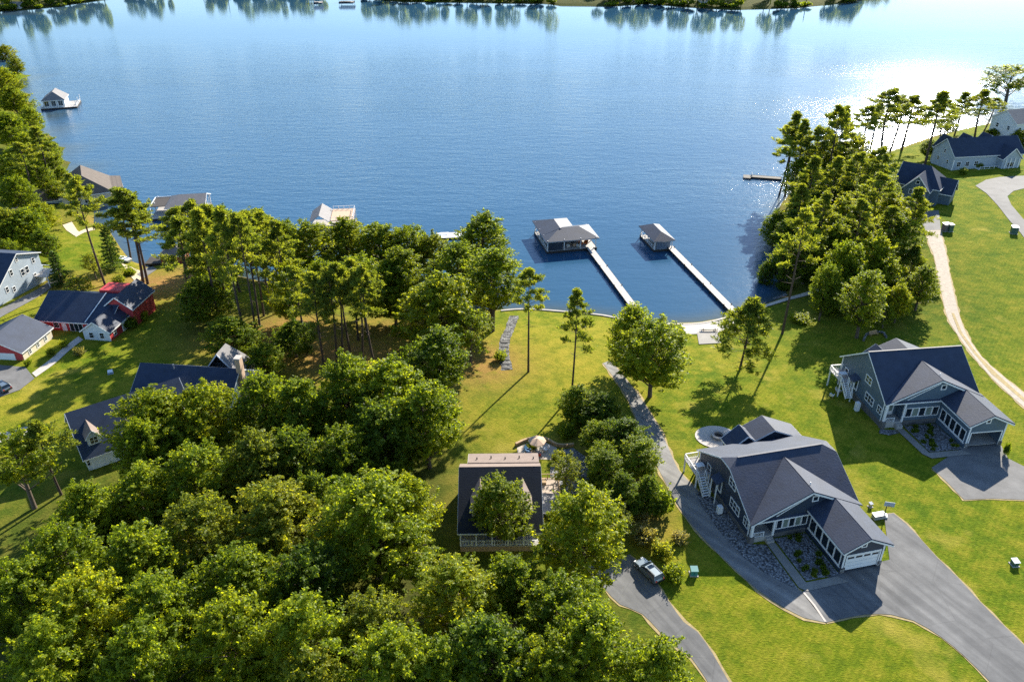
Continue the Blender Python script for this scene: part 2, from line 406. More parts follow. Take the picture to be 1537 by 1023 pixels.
def needles(P, D, L, W):                   # slim blades pointing along D
    n = len(P); r = unit(n); b = np.cross(D, r); b /= np.linalg.norm(b, axis=1, keepdims=True) + 1e-9
    L = L[:, None]; W = W[:, None]
    V = np.stack([P, P + D*L*.55 + b*W/2, P + D*L, P + D*L*.55 - b*W/2], 1).reshape(-1, 3)
    return V, np.arange(4*n).reshape(n, 4)

def lobes_to_leaves(C, rad, per, size, flat=.8, sprig=7, up=.45, centre=None):
    Ps, Ns, T = [], [], []
    for c, lr in zip(C, rad):
        out = c - centre; out = out/(np.linalg.norm(out) + 1e-6)
        tone = rng.uniform(.28, .72)
        k = int(per*(lr/np.mean(rad))**2*1.6); d = unit(k); d = d[(d@out) > rng.uniform(-.9, .1, len(d))]
        p = c + d*lr*rng.uniform(.62, 1.06, (len(d), 1))*np.array([1, 1, flat])
        nn = d*.5 + np.array([0, 0, up*.7]) + rng.normal(0, .55, d.shape)
        Ps.append(p); Ns.append(nn); T.append(np.clip(tone + rng.normal(0, .13, len(d)), 0, 1))
        for _ in range(sprig):
            d = unit(1)[0]*.8 + out*.7 + np.array([0, 0, .5]); d /= np.linalg.norm(d)
            q = c + d*lr*.8; ln = rng.uniform(.5, 1.35)*(.45 + lr*.45); m = 12
            s = rng.uniform(0, 1, (m, 1)); p = q + d*ln*s + rng.normal(0, size*.45, (m, 3))*(1.1 - s*.8)
            Ps.append(p); Ns.append(np.tile(d*.2 + np.array([0, 0, .6]), (m, 1)) + rng.normal(0, .5, (m, 3)))
            T.append(np.clip(tone + .1 + rng.normal(0, .1, m), 0, 1))
    P = np.concatenate(Ps); Nn = np.concatenate(Ns); T = np.concatenate(T)
    Nn /= np.linalg.norm(Nn, axis=1, keepdims=True) + 1e-9
    L = rng.uniform(.7, 1.35, len(P))*size
    V, F = leaves(P, Nn, L, L*rng.uniform(.42, .62, len(P)))
    return V, F, np.repeat(T, 4)

def limb(mb, a, b, r0, r1, sag=.1, n=5, k=5):
    a, b = Vector(a), Vector(b); ln = (b-a).length; off = Vector((random.uniform(-1,1), random.uniform(-1,1), random.uniform(.2,1)))*ln*sag
    path = [a.lerp(b, i/k) + off*math.sin(math.pi*i/k) for i in range(k+1)]
    mb.tube(path, [r0 + (r1-r0)*i/k for i in range(k+1)], n); return path

def mesh_of(mb, name, m):
    me = bpy.data.meshes.new(name); me.from_pydata(mb.v, [], mb.f); me.update(); me.shade_smooth(); me.materials.append(MATS[m]); return me

PROTO = {}
def sprays(Q, D, Ln, T, n, jit, size, wr, needle=False, up=.6):
    """leafy twigs: starts Q, directions D, lengths Ln, tone T, n leaves on each"""
    k = len(Q); s = rng.uniform(.05, 1, (k, n, 1)); Q = np.asarray(Q)[:, None]; D = np.asarray(D)[:, None]; Ln = np.asarray(Ln)[:, None, None]
    P = Q + D*Ln*s + rng.normal(0, 1, (k, n, 3))*jit*Ln*(1.15 - .75*s) - np.array([0, 0, .10])*Ln*s*s
    P = P.reshape(-1, 3); m = len(P)
    tone = np.clip(np.repeat(T, n) + rng.normal(0, .13, m), 0, 1); L = rng.uniform(.7, 1.35, m)*size
    if needle:
        V = np.repeat(D, n, 1).reshape(-1, 3)*.7 + rng.normal(0, .55, (m, 3)) + np.array([0, 0, .25]); V /= np.linalg.norm(V, axis=1, keepdims=True)
        V, F = needles(P, V, L, L*wr)
    else:
        Nn = np.array([0, 0, up]) + np.repeat(D, n, 1).reshape(-1, 3)*.35 + rng.normal(0, .5, (m, 3)); Nn /= np.linalg.norm(Nn, axis=1, keepdims=True)
        V, F = leaves(P, Nn, L, L*rng.uniform(wr*.8, wr*1.2, m))
    return V, F, np.repeat(tone, 4)

def proto_broad(key, H, Rr, base, nb, twigs=13, n=24, size=.36, egg=.2, m='leaf_green', low=-.75):
    cz = H*(base+1)/2; hh = H*(1-base)/2; t = MB()
    lean = Vector((random.uniform(-.4,.4), random.uniform(-.4,.4), 0)); r0 = H*.014 + .05
    t.tube([Vector((0,0,-.6)), Vector((0,0,.2)), lean*.35 + Vector((0,0,H*.25)), lean*.7 + Vector((0,0,H*.5)), lean + Vector((0,0,H*.82))], [r0*1.5, r0*1.15, r0*.9, r0*.6, r0*.15], 8)
    bump = [(unit(1)[0], rng.uniform(-.30, .28)) for _ in range(9)]          # uneven outline: bulges and bays
    Q, D, Ln, T = [], [], [], []
    for i in range(nb):
        z = 1 - (1-low)*((i + rng.uniform(0, 1))/nb); an = i*2.39996 + rng.normal(0, .25); h_ = math.sqrt(max(0, 1-z*z))
        d = np.array([math.cos(an)*h_, math.sin(an)*h_, z]); k = 1 + sum(a*max(0, float(d@v))**4 for v, a in bump)
        k *= rng.uniform(.78, 1.06); w = 1 - egg*z
        tip = np.array([lean.x + d[0]*Rr*.9*w*k, lean.y + d[1]*Rr*.9*w*k, cz + d[2]*hh*.95*min(1.15, k)])
        hd = math.hypot(tip[0], tip[1]); z0 = min(max(base*H*.75, tip[2] - hd*rng.uniform(.55, 1.1) - .4), H*.78)
        st = np.array([lean.x*z0/H, lean.y*z0/H, z0]); tone = rng.uniform(.25, .75)
        limb(t, st, tip, r0*(.5 - .4*z0/H), .025, .07, 4, 4)
        bd = (tip-st)/(np.linalg.norm(tip-st) + 1e-6); L = np.linalg.norm(tip-st)
        for j in range(twigs):
            s_ = 1 - .72*(j/twigs)**1.3; q = st + (tip-st)*s_ + rng.normal(0, .06, 3)*L
            v = bd*rng.uniform(.2, 1) + unit(1)[0]*np.array([1, 1, .55])*.95 + np.array([0, 0, .35]); v /= np.linalg.norm(v)
            Q.append(q); D.append(v); Ln.append(rng.uniform(.75, 1.5)*(.7 + .05*Rr)); T.append(tone)
    V, F, T = sprays(Q, D, Ln, T, n, .17, size, .52)
    PROTO[key] = dict(H=H, R=Rr, parts=[('trunk', mesh_of(t, 'trunk', 'bark')), ('crown', np_mesh('crown', V, F, m, {'tone': T}))])

def proto_pine(key, H, Rr, start, nb, twigs, bend=.5, m='needle_green', n=22, taper=2.2):
    t = MB(); ph = random.uniform(0, 6.28); bx, by = math.cos(ph)*bend, math.sin(ph)*bend
    ax = lambda f: Vector((bx*math.sin(f*2.6), by*math.sin(f*2.2), H*f))
    r0 = H*.0062 + .045
    t.tube([Vector((0,0,-.6))] + [ax(f) for f in (0, .15, .3, .45, .6, .75, .9, .99)], [r0*1.5, r0*1.2, r0, r0*.92, r0*.82, r0*.68, r0*.5, r0*.25, .02], 8)
    Q, D, Ln, T = [], [], [], []
    for i in range(nb):
        f = start + (1-start)*((i+random.random()*.9)/nb)**.8; g = (f-start)/(1-start)
        ln = Rr*max(.14, (1-g**taper))*random.uniform(.62, 1.32)*(.78+.22*min(1, g*4)); an = i*2.4 + random.uniform(-.7, .7)
        el = R(random.uniform(0, 26) + 36*g)
        a = ax(min(f, .985)); bd = Vector((math.cos(an)*math.cos(el), math.sin(an)*math.cos(el), math.sin(el))); b = a + bd*ln
        limb(t, a, b, r0*.34*(1-g*.6), .02, .08, 4, 4); tone = rng.uniform(.25, .75)
        for k in range(twigs):
            s = 1.0 - .5*(k/twigs); q = np.array(a.lerp(b, s)) + rng.normal(0, .09, 3)*ln*np.array([1, 1, .5])
            v = np.array(bd)*.6 + unit(1)[0]*np.array([1, 1, .5])*.85 + np.array([0, 0, .38]); v /= np.linalg.norm(v)
            Q.append(q); D.append(v); Ln.append(rng.uniform(.5, 1.0)*(.5 + .13*ln)); T.append(tone)
    for k in range(7): Q.append(np.array(ax(.98))); v = unit(1)[0]*.7 + np.array([0, 0, .7]); D.append(v/np.linalg.norm(v)); Ln.append(.8); T.append(.5)
    for k in range(6):                     # dead stubs under the crown
        f = random.uniform(start*.5, start); an = random.uniform(0, 6.28); a = ax(f)
        t.tube([a, a + Vector((math.cos(an), math.sin(an), .1))*random.uniform(.5, 1.8)], [.045, .012], 4)
    V, F, T = sprays(Q, D, Ln, T, n, .15, .5, .26, True)
    PROTO[key] = dict(H=H, R=Rr, parts=[('trunk', mesh_of(t, 'trunk', 'pine_bark')), ('crown', np_mesh('crown', V, F, m, {'tone': T}))])

def proto_spruce(key, H, Rr, m='needle_dark'):
    t = MB(); t.tube([(0,0,-.4), (0,0,H*.5), (0,0,H*.98)], [.16, .1, .02], 6)
    Ps, Ds, T = [], [], []
    for i in range(80):
        f = .06 + .92*i/80; ln = Rr*(1-f)**.8*random.uniform(.75, 1.12) + .1; an = i*2.4 + random.uniform(-.4, .4)
        d = np.array([math.cos(an), math.sin(an), -.22 + .5*f]); n = int(40 + 60*(1-f))
        s = rng.uniform(.08, 1, (n, 1)); side = np.array([-d[1], d[0], 0])
        p = np.array([0, 0, H*f]) + d*ln*s + side*rng.normal(0, .22, (n, 1))*ln*(1.1-s) + rng.normal(0, .07, (n, 3))
        Ps.append(p); Ds.append(np.tile(d, (n, 1)) + rng.normal(0, .45, (n, 3))); T.append(np.clip(rng.uniform(.3, .7) + rng.normal(0, .12, n), 0, 1))
        t.tube([(0,0,H*f), tuple(np.array([0,0,H*f]) + d*ln*.8)], [.04, .01], 3)
    P = np.concatenate(Ps); Dn = np.concatenate(Ds); Dn /= np.linalg.norm(Dn, axis=1, keepdims=True); L = rng.uniform(.22, .5, len(P))
    V, F = needles(P, Dn, L, L*.4)
    PROTO[key] = dict(H=H, R=Rr, parts=[('trunk', mesh_of(t, 'trunk', 'bark')), ('crown', np_mesh('crown', V, F, m, {'tone': np.repeat(np.concatenate(T), 4)}))])

def proto_shrub(key, H, Rr, nl, per, size, m='leaf_green'):
    C, rad = [], []
    for _ in range(nl):
        d = unit(1)[0]; d[2] = abs(d[2]); f = rng.uniform(.3, .95); r = rng.uniform(.28, .42)*Rr
        C.append(np.array([d[0]*(Rr-r)*f, d[1]*(Rr-r)*f, .25*H + d[2]*(H*.72-r*.6)*f])); rad.append(r)
    V, F, T = lobes_to_leaves(C, rad, per, size, sprig=5, centre=np.array([0, 0, .1*H]))
    t = MB()
    for i in range(0, nl, max(1, nl//8)): limb(t, (random.uniform(-.15,.15), random.uniform(-.15,.15), -.25), C[i], .05, .015, .1, 4)
    PROTO[key] = dict(H=H, R=Rr, parts=[('stem', mesh_of(t, 'stem', 'bark')), ('foliage', np_mesh('foliage', V, F, m, {'tone': T}))])

for i, (b, nb, egg) in enumerate(((.16, 84, .22), (.12, 92, .32), (.18, 78, .10), (.10, 96, .28), (.20, 74, .38))): proto_broad(f'broad{i}', 16, 5.6, b, nb, egg=egg)
proto_broad('tall0', 21, 4.6, .16, 100, 11, egg=.30); proto_broad('tall1', 21, 4.6, .22, 88, 11, egg=.22)
proto_broad('airy0', 15, 4.4, .22, 38, 10, 20, egg=.15, low=-.6); proto_broad('airy1', 15, 4.4, .28, 32, 11, 20, egg=.1, low=-.5)
proto_pine('pine0', 23, 3.9, .48, 30, 16, .5, taper=1.35); proto_pine('pine1', 23, 3.9, .58, 24, 16, .8, taper=1.7)
proto_pine('pine2', 23, 3.9, .45, 32, 15, .3, taper=1.2); proto_pine('pine3', 23, 3.9, .54, 25, 17, 1.0, taper=1.55)
proto_pine('fullpine', 14, 4.2, .24, 46, 14, .3, taper=1.5)
proto_spruce('spruce0', 9, 2.4); proto_spruce('spruce1', 9, 2.8)
for i in range(3): proto_shrub(f'shrub{i}', 2.4, 2.0, 16 + 3*i, 150, .26)

def plant(key, x, y, H, rad, label, cat, group, m=None, name=None, rz=None, sink=0.0):
    p = PROTO[key]
    o = thing(name or 'broadleaf_tree', label, cat, (x, y, hz(x, y) - sink), random.uniform(0, 6.28) if rz is None else rz, group)
    o.scale = (rad/p['R'], rad/p['R'], H/p['H'])
    for nm, me in p['parts']:
        c = bpy.data.objects.new(nm, me); COL.objects.link(c); c.parent = o
        if m and nm in ('crown', 'foliage'):
            c.material_slots[0].link = 'OBJECT'; c.material_slots[0].material = MATS[m]
    return o

def crown_at(cx, cy, r, H, hc=.6):         # where must a tree of height H stand for its crown to be seen at (cx, cy)?
    x, y = un(cx, cy, 8 + hc*H)
    for _ in range(8): x, y = un(cx, cy, max(.3, hz(x, y)) + hc*H)
    w = y*math.cos(PIT) + (HC - hz(x, y) - hc*H)*math.sin(PIT)
    return x, y, r*w/FPX

def base_at(bx, by, topy, r):
    p = gp(bx, by); zt = z_at(topy, p.y); w = p.y*math.cos(PIT) + (HC-zt)*math.sin(PIT)
    return p.x, p.y, max(2.0, zt - p.z), r*w/FPX

GM, BR, DP, OL = 'leaf_green', 'leaf_bright', 'leaf_deep', 'leaf_olive'

# broadleaf crowns: (kind, crown centre px, py, crown radius px, height m, foliage, label)
LOWER = [
 ('broad4',222,676,40,13,GM,'leafy tree right against the white dormer of the dark-roofed house'),
 ('broad0',238,640,68,15,BR,'bright leafy tree overlapping the long dark roof beside the white dormer'),
 ('broad2',312,628,52,14,BR,'yellow-green tree directly below the small gable of the dark-roofed house'),
 ('broad1',395,612,46,14,GM,'leafy tree below the chimney end of the dark-roofed house'),
 ('broad3',455,618,50,15,GM,'tree between the chimney and the tallest trees of the lower wood'),
 ('broad4',520,592,52,16,GM,'high tree at the top edge of the lower wood, just below the pine grove'),
 ('broad0',590,588,62,17,GM,'broad tree at the upper corner of the lower wood facing the open lawn'),
 ('broad3',640,628,58,16,GM,'wide tree of the lower wood throwing its shadow across the dry lawn'),
 ('broad1',575,655,55,14,DP,'shaded tree inside the lower wood behind the one casting its shadow on the lawn'),
 ('broad2',515,690,46,13,GM,'rounded tree standing over the dark hollow in the middle of the lower wood'),
 ('broad4',385,700,52,13,OL,'olive tree right of the one that overlaps the dark roof'),
 ('broad1',300,720,55,13,GM,'tree below the yellow-green one at the gable of the dark-roofed house'),
 ('broad3',215,742,50,12,GM,'leafy tree in front of the white garage door of the dark-roofed house'),
 ('broad0',415,785,72,14,OL,'large yellowish olive tree in the centre of the lower wood'),
 ('broad2',305,800,58,13,OL,'greyish green tree left of the large yellowish olive tree'),
 ('broad1',560,785,82,16,GM,'very large round tree left of the porch cottage across the strip of lawn'),
 ('broad4',618,765,42,13,BR,'bright side crown next to the very large round tree, nearest the cottage lawn'),
 ('broad3',130,775,48,12,GM,'tree at the wood edge just below the sparse pine by the dormer'),
 ('broad2',100,850,62,14,GM,'tree at the lower wood edge beside the thin trunk on the grass'),
 ('broad0',205,855,66,15,GM,'tree between the greyish green one and the wood edge on the grass'),
 ('broad4',35,905,62,14,GM,'tree at the side border of the photo below the thin trunk'),
 ('broad1',135,930,66,15,BR,'bright tufted crown low in the wood, two crowns in from the side border'),
 ('broad3',250,930,66,15,GM,'crown low in the wood directly under the greyish green tree'),
 ('broad0',365,885,68,14,GM,'crown just under the large yellowish olive tree'),
 ('broad2',465,880,60,13,DP,'darker crown filling the gap under the very large round tree'),
 ('broad1',350,970,70,15,BR,'bright crown near the lower border, under the one beneath the olive tree'),
 ('broad4',460,965,72,15,GM,'crown near the lower border below the darker gap-filling crown'),
 ('broad3',75,1000,72,15,GM,'crown at the lower left corner of the photo'),
 ('broad0',205,1012,72,16,GM,'crown cut by the lower border, second from the corner'),
 ('broad2',560,950,58,12,OL,'low olive crown beside the deep shadow left of the cottage'),
 ('tall1',690,905,58,13,BR,'bright yellow-green tree directly below the porch of the cottage'),
 ('broad1',590,1012,70,14,GM,'crown cut by the lower border under the low olive crown'),
 ('broad3',775,885,50,12,GM,'tree touching the porch rail of the cottage at its lower corner'),
 ('broad4',872,800,68,15,BR,'tall airy tree between the porch cottage and the silver estate car'),
 ('broad2',845,925,62,13,GM,'tree beside the lane just below the tall airy tree'),
 ('broad0',735,985,74,15,DP,'dark crown at the lower border under the bright yellow-green tree'),
 ('broad1',885,975,66,14,GM,'tree overhanging the lower stretch of the grey lane'),
 ('broad3',985,1012,56,12,GM,'last tree at the lower border before the lane leaves the photo'),
 ('tall1',748,764,40,12,BR,'slender tree standing in front of the cottage roof between its two dormers'),
 ('airy1',28,700,50,13,BR,'sparse bright tree at the side border with its thin leaning trunk on the grass'),
 ('broad2',830,1015,60,13,BR,'bright crown at the lower border right of the dark crown'),
 ('broad4',660,1020,60,13,GM,'crown at the lower border between the dark crown and the crown under the olive one'),
 ('broad0',480,1030,66,13,OL,'olive crown almost wholly cut off by the lower border'),
 ('broad1',440,690,44,12,DP,'dark low crown behind the rounded tree over the hollow'),
 ('broad3',470,755,40,11,DP,'small dark crown squeezed between the olive tree and the very large round tree'),
]
for k, cx, cy, r, H, m, lab in LOWER:
    x, y, rad = crown_at(cx, cy, r, H)
    plant(k, x, y, H*1.04, rad*1.13, lab, 'tree', 'trees of the lower wood', m)

MIDDLE = [
 ('broad1',305,445,42,11,DP,'low dark broadleaf tree under the pines at the wood edge facing the red house'),
 ('broad0',350,500,44,10,DP,'dark undergrowth tree below the pines above the chimney'),
 ('broad4',395,540,34,8,GM,'low tree between the chimney and the pine trunks'),
 ('tall1',462,362,40,18,BR,'yellow-green tree hiding the hipped boathouse with the flat roof terrace'),
 ('tall0',517,350,38,18,BR,'bright lakeside tree next to the flat roof terrace of the hidden boathouse'),
 ('tall0',568,356,38,17,GM,'lakeside tree midway between the roof terrace and the tallest tree'),
 ('broad2',612,358,38,16,GM,'lakeside tree just left of the white floating dock'),
 ('broad4',648,366,30,14,OL,'greyer lakeside tree standing in front of the white floating dock'),
 ('tall0',722,352,46,23,GM,'tallest leafy tree on the shore, rising above the water beside the open lawn'),
 ('tall1',738,425,44,19,GM,'tall tree below the tallest one with its trunk at the stone swale'),
 ('broad0',655,455,68,18,BR,'big sunlit broadleaf tree in front of the tallest shore tree'),
 ('broad3',655,535,56,15,DP,'dark lower tree beneath the big sunlit broadleaf tree'),
 ('broad1',590,430,44,15,GM,'tree behind the pine trunks left of the big sunlit broadleaf'),
 ('broad2',540,420,40,15,GM,'tree above the bare pine trunks on the straw slope'),
 ('broad4',485,425,36,14,GM,'tree among the pine tops behind the grove clearing'),
 ('broad0',440,500,34,9,DP,'low dark tree beside the clearing of pine straw'),
 ('tall1',690,410,40,18,GM,'upright tree between the big sunlit broadleaf and the tallest shore tree'),
 ('airy1',705,500,34,12,GM,'thin tree leaning over the swale with orange straw beneath'),
 ('broad2',982,528,62,16,GM,'large spreading tree beside the asphalt lane between the lawn and the beach pad'),
 ('broad3',940,655,40,9,DP,'dense tree at the bend of the lane above the round dark conifer'),
 ('broad1',948,500,38,15,GM,'tree standing close behind the large spreading tree on its lawn side'),
 ('broad3',902,612,34,7,DP,'leafy tree at the top of the shrub border beside the narrow pine'),
 ('tall1',960,690,34,9,GM,'upright leafy tree at the lane side of the shrub border'),
 ('broad4',900,655,32,7,GM,'tree in the middle of the shrub border above the gravel pad'),
 ('broad3',932,738,32,8,DP,'dark tree low in the shrub border, level with the cottage dormers'),
 ('tall1',906,706,28,9,GM,'upright tree beside the gravel pad in the shrub border'),
 ('broad1',972,738,24,7,DP,'dark tree against the lane just above the round evergreen'),
 ('airy0',925,785,24,6,OL,'loose olive tree between the cottage and the pale bushes'),
 ('broad4',868,600,30,7,GM,'leafy tree at the head of the shrub border nearest the lawn pines'),
 ('airy0',848,708,26,7,OL,'thin pale tree on the gravel pad beside the cottage'),
 ('broad2',905,690,30,8,GM,'tree between the gravel pad and the lane'),
 ('tall0',338,340,36,19,GM,'tall leafy tree filling the grove behind the highest pine'),
 ('tall1',390,345,36,19,BR,'light green tree behind the pines by the chimney'),
 ('tall0',430,352,34,18,GM,'tall leafy tree behind the three close pine trunks'),
 ('tall1',312,378,30,17,OL,'olive leafy tree behind the outer pine over the brick boathouse'),
 ('broad1',435,430,34,15,BR,'sunlit tree in the middle of the grove among pine trunks'),
 ('tall0',600,415,38,18,BR,'bright upright tree between the lakeside row and the big sunlit broadleaf'),
 ('broad4',318,410,34,14,GM,'leafy tree below the pine tops on the red house side of the grove'),
 ('broad4',1282,425,34,13,GM,'broadleaf tree rising behind the decks of the slate-blue house'),
 ('broad1',1325,415,34,13,BR,'bright tree beside the gravel track behind the slate-blue house'),
 ('airy0',1330,470,17,6,GM,'young tree on the grass between the slate-blue house and the gravel track'),
]
for k, cx, cy, r, H, m, lab in MIDDLE:
    x, y, rad = crown_at(cx, cy, r, H)
    plant(k, x, y, H, rad*1.04, lab, 'tree', 'broadleaf trees around the lawn and grove', m)

# pines: (kind, trunk foot px, py, top row, crown radius px, label)
PINES = [
 ('pine1',793,558,408,26,'lone slender pine with a long curved bare trunk on the open lawn'),
 ('pine2',858,592,437,25,'narrow pine standing at the upper edge of the bushes beside the lawn'),
 ('fullpine',1110,555,455,42,'spreading pine on the grass between the round firepit and the beach pad'),
 ('pine1',1174,501,318,30,'tall leaning pine whose long shadow crosses the lawn above the firepit'),
 ('pine3',158,428,272,28,'tall bare-trunked pine behind the red house, nearest the lawn beach'),
 ('pine0',197,392,284,26,'pine at the water edge with two taller pines just below it'),
 ('pine3',215,424,284,36,'wide-topped pine right behind the red house ridge'),
 ('pine2',222,426,300,32,'second trunk of the pine pair behind the red house'),
 ('pine0',371,517,318,32,'pine with its foot nearest the chimney of the dark-roofed house'),
 ('pine1',386,512,325,28,'pine just right of the one nearest the chimney'),
 ('pine2',390,490,324,28,'inner pine of the grove behind the pair by the chimney'),
 ('pine3',396,474,318,28,'pine of the grove on the lake side of the inner pine'),
 ('pine0',407,463,325,27,'straight pine at the lake side of the grove, first of three close trunks'),
 ('pine1',416,470,322,27,'middle of the three close pine trunks at the lake side of the grove'),
 ('pine2',423,452,330,25,'last of the three close pine trunks, beside the orange straw bank'),
 ('pine3',285,448,318,30,'outer pine of the grove overlooking the brick boathouse'),
 ('pine0',302,480,330,32,'pine at the grove edge facing the red house gable'),
 ('pine2',330,488,318,32,'pine in the front row of the grove over the shaded grass'),
 ('pine0',345,470,310,30,'highest pine in the middle of the grove'),
 ('pine3',318,432,306,30,'pine at the lake side of the grove beside the wide grey boathouse roof'),
 ('pine1',360,438,322,28,'pine between the highest pine and the lake'),
 ('pine0',440,482,335,28,'pine right of the three close trunks'),
 ('pine2',487,552,412,31,'first pine of the row on the pine straw, counted from the chimney'),
 ('pine1',506,546,405,29,'second pine of the row on the pine straw'),
 ('pine3',513,543,398,28,'third pine of the row, almost touching the second trunk'),
 ('pine0',528,540,402,28,'fourth pine of the row on the pine straw'),
 ('pine2',538,511,392,28,'pine set back behind the fourth and fifth of the straw row'),
 ('pine1',544,543,406,29,'fifth pine of the row on the pine straw'),
 ('pine3',562,549,404,28,'last pine of the row on the straw, beside the big sunlit broadleaf'),
 ('pine0',552,502,396,27,'pine set back behind the last of the straw row'),
 ('pine3',462,530,400,30,'pine between the chimney side and the straw row'),
 ('pine0',92,742,632,34,'sparse pine in front of the garage wing beside the white dormer'),
 ('pine3',1168,298,197,22,'outermost pine of the point, above the end of the small dock'),
 ('pine0',1178,296,172,24,'tall pine second from the tip of the wooded point'),
 ('pine2',1187,302,182,22,'pine beside the foot of the small dock on the wooded point'),
 ('pine1',1204,304,196,22,'pine in the first dense clump of the wooded point'),
 ('pine3',1229,298,160,25,'taller pine in the middle of the wooded point'),
 ('pine0',1246,290,164,24,'pine next to the taller one in the middle of the wooded point'),
 ('pine2',1252,296,215,24,'shorter pine in front of the middle pines of the wooded point'),
 ('pine0',1202,352,236,26,'tall pine at the water side of the point above the shaded inlet'),
 ('pine2',1236,352,238,26,'pine in the body of the point, behind the tall waterside one'),
 ('pine1',1272,346,232,26,'pine rising from the heart of the point towards the glitter'),
 ('pine3',1303,342,226,26,'pine of the point directly left of the navy hipped roof'),
 ('pine0',1222,405,292,25,'pine on the inlet slope above the shore walkway'),
 ('pine3',1266,425,300,27,'pine over the middle of the shore walkway'),
 ('pine2',1312,425,312,27,'pine on the landward side of the point above the slate-blue house'),
 ('pine0',1346,402,284,26,'pine between the bright tree and the paved pad'),
 ('pine1',1290,385,262,26,'pine in the densest middle of the point'),
 ('pine2',1186,375,278,22,'pine leaning to the inlet at the shaded water edge'),
 ('pine1',1290,250,162,20,'pine silhouetted at the edge of the sun glitter'),
 ('pine2',1305,232,156,20,'thin pine standing in the sun glitter'),
 ('pine3',1322,242,138,28,'high broad-topped pine against the brightest glitter'),
 ('pine1',1335,230,150,22,'pine behind the high broad-topped one against the glitter'),
 ('pine0',1353,226,146,25,'pine directly behind the house with the hipped navy roof'),
 ('pine2',1388,248,140,28,'dense dark pine between the two lakeside houses'),
 ('pine1',1410,215,152,18,'pine at the lake edge behind the dense dark pine'),
 ('pine2',1432,205,140,18,'first pine of the three behind the grey lakeside house'),
 ('pine0',1463,205,137,23,'middle pine of the three behind the grey lakeside house'),
 ('pine3',1476,199,148,18,'last pine of the three behind the grey lakeside house'),
 ('pine2',80,292,192,22,'pine at the tip of the far wood beside the stone-grey boathouse'),
 ('pine3',48,300,215,22,'pine in the far wood on the side shore, behind its tip'),
 ('pine0',118,330,262,20,'pine between the lawn path and the stone-grey boathouse'),
]
for k, bx, by, ty, r, lab in PINES:
    x, y, H, rad = base_at(bx, by, ty, r)
    plant(k, x, y, H, rad*1.3, lab, 'tree', 'pines', name='pine_tree')

POINT = [
 ('broad0',1166,332,22,9,DP,'dark tree hanging over the water at the tip of the wooded point'),
 ('broad1',1192,345,24,10,DP,'shaded tree behind the one at the tip of the wooded point'),
 ('broad2',1222,332,26,11,GM,'tree under the middle pines of the wooded point'),
 ('broad3',1215,378,27,10,GM,'waterside tree of the wooded point halfway to the second pier'),
 ('broad4',1178,385,22,9,DP,'dark tree over the shaded water beside the wooded point'),
 ('broad0',1252,362,28,11,GM,'tree in the centre of the wooded point'),
 ('broad1',1285,340,28,12,OL,'olive tree below the sun glitter on the wooded point'),
 ('broad2',1268,402,30,12,GM,'large tree of the point above the shore walkway'),
 ('broad4',1308,392,32,12,BR,'bright yellow-green tree on the landward half of the point'),
 ('broad3',1342,362,30,12,GM,'tree between the bright one and the house with the hipped navy roof'),
 ('fullpine',1368,398,24,11,'needle_green','bushy pine beside the end of the paved pad'),
 ('broad1',1385,425,20,8,GM,'round tree on the edge of the gravel track'),
 ('fullpine',1372,335,20,11,'needle_green','bushy pine in front of the house with the hipped navy roof'),
 ('broad0',1318,318,28,11,GM,'tree in front of the glitter left of the navy hipped roof'),
 ('broad2',1240,430,24,10,DP,'shaded tree over the shore walkway'),
 ('broad4',1152,395,13,6,DP,'smallest overhanging tree at the water beside the second pier'),
 ('broad3',1300,448,28,11,GM,'tree at the landward end of the shore walkway'),
 ('broad0',1352,448,20,7,BR,'bright low tree by the gravel track bend'),
 ('broad1',1262,300,22,10,BR,'yellowish tree standing among the middle pines of the point'),
 ('broad3',1300,288,20,9,OL,'tree on the lake bank under the glitter'),
 ('airy1',1348,268,14,7,GM,'small tree hidden between the glitter and the navy hipped roof'),
 ('broad2',1395,222,13,7,DP,'round dark tree at the foot of the dense dark pine'),
 ('broad4',1440,212,16,5,BR,'low lakeside bush-like tree behind the grey lakeside house'),
 ('broad0',1490,200,15,5,GM,'low tree beside the big lone tree at the lake edge'),
 ('airy1',1522,113,40,19,GM,'big lone leafy tree on the lake edge near the tall pale house'),
 ('broad1',1532,205,14,6,GM,'rounded tree in front of the tall pale house'),
 ('broad0',1232,300,18,10,DP,'dark leafy tree between pine trunks on the point'),
 ('airy0',1250,262,22,12,BR,'airy yellow-green tree between the tall pine trunks on the point'),
 ('airy1',1292,262,22,12,BR,'airy tree standing in front of the sparkling water'),
 ('airy0',1325,285,22,11,GM,'airy tree just left of the navy hipped roof'),
 ('tall1',1218,262,18,13,GM,'upright tree rising beside the taller pine of the point'),
 ('broad1',1262,330,26,13,BR,'bright crown in the heart of the point below the pine trunks'),
 ('broad3',1335,330,26,12,BR,'yellow-green crown beside the corner of the navy hipped house'),
 ('airy1',1420,190,16,9,OL,'airy tree on the lake bank before the three pines'),
 ('broad2',1200,300,16,8,DP,'leafy tree at the landing of the small dock'),
]
for k, cx, cy, r, H, m, lab in POINT:
    if cy > 290 and k != 'fullpine': H *= 1.4; r *= 1.08; k = {'broad1': 'tall0', 'broad3': 'tall1'}.get(k, k)
    x, y, rad = crown_at(cx, cy, r, H)
    plant(k, x, y, H, rad*1.05, lab, 'tree', 'trees on the wooded point', m, name='pine_tree' if k == 'fullpine' else None)

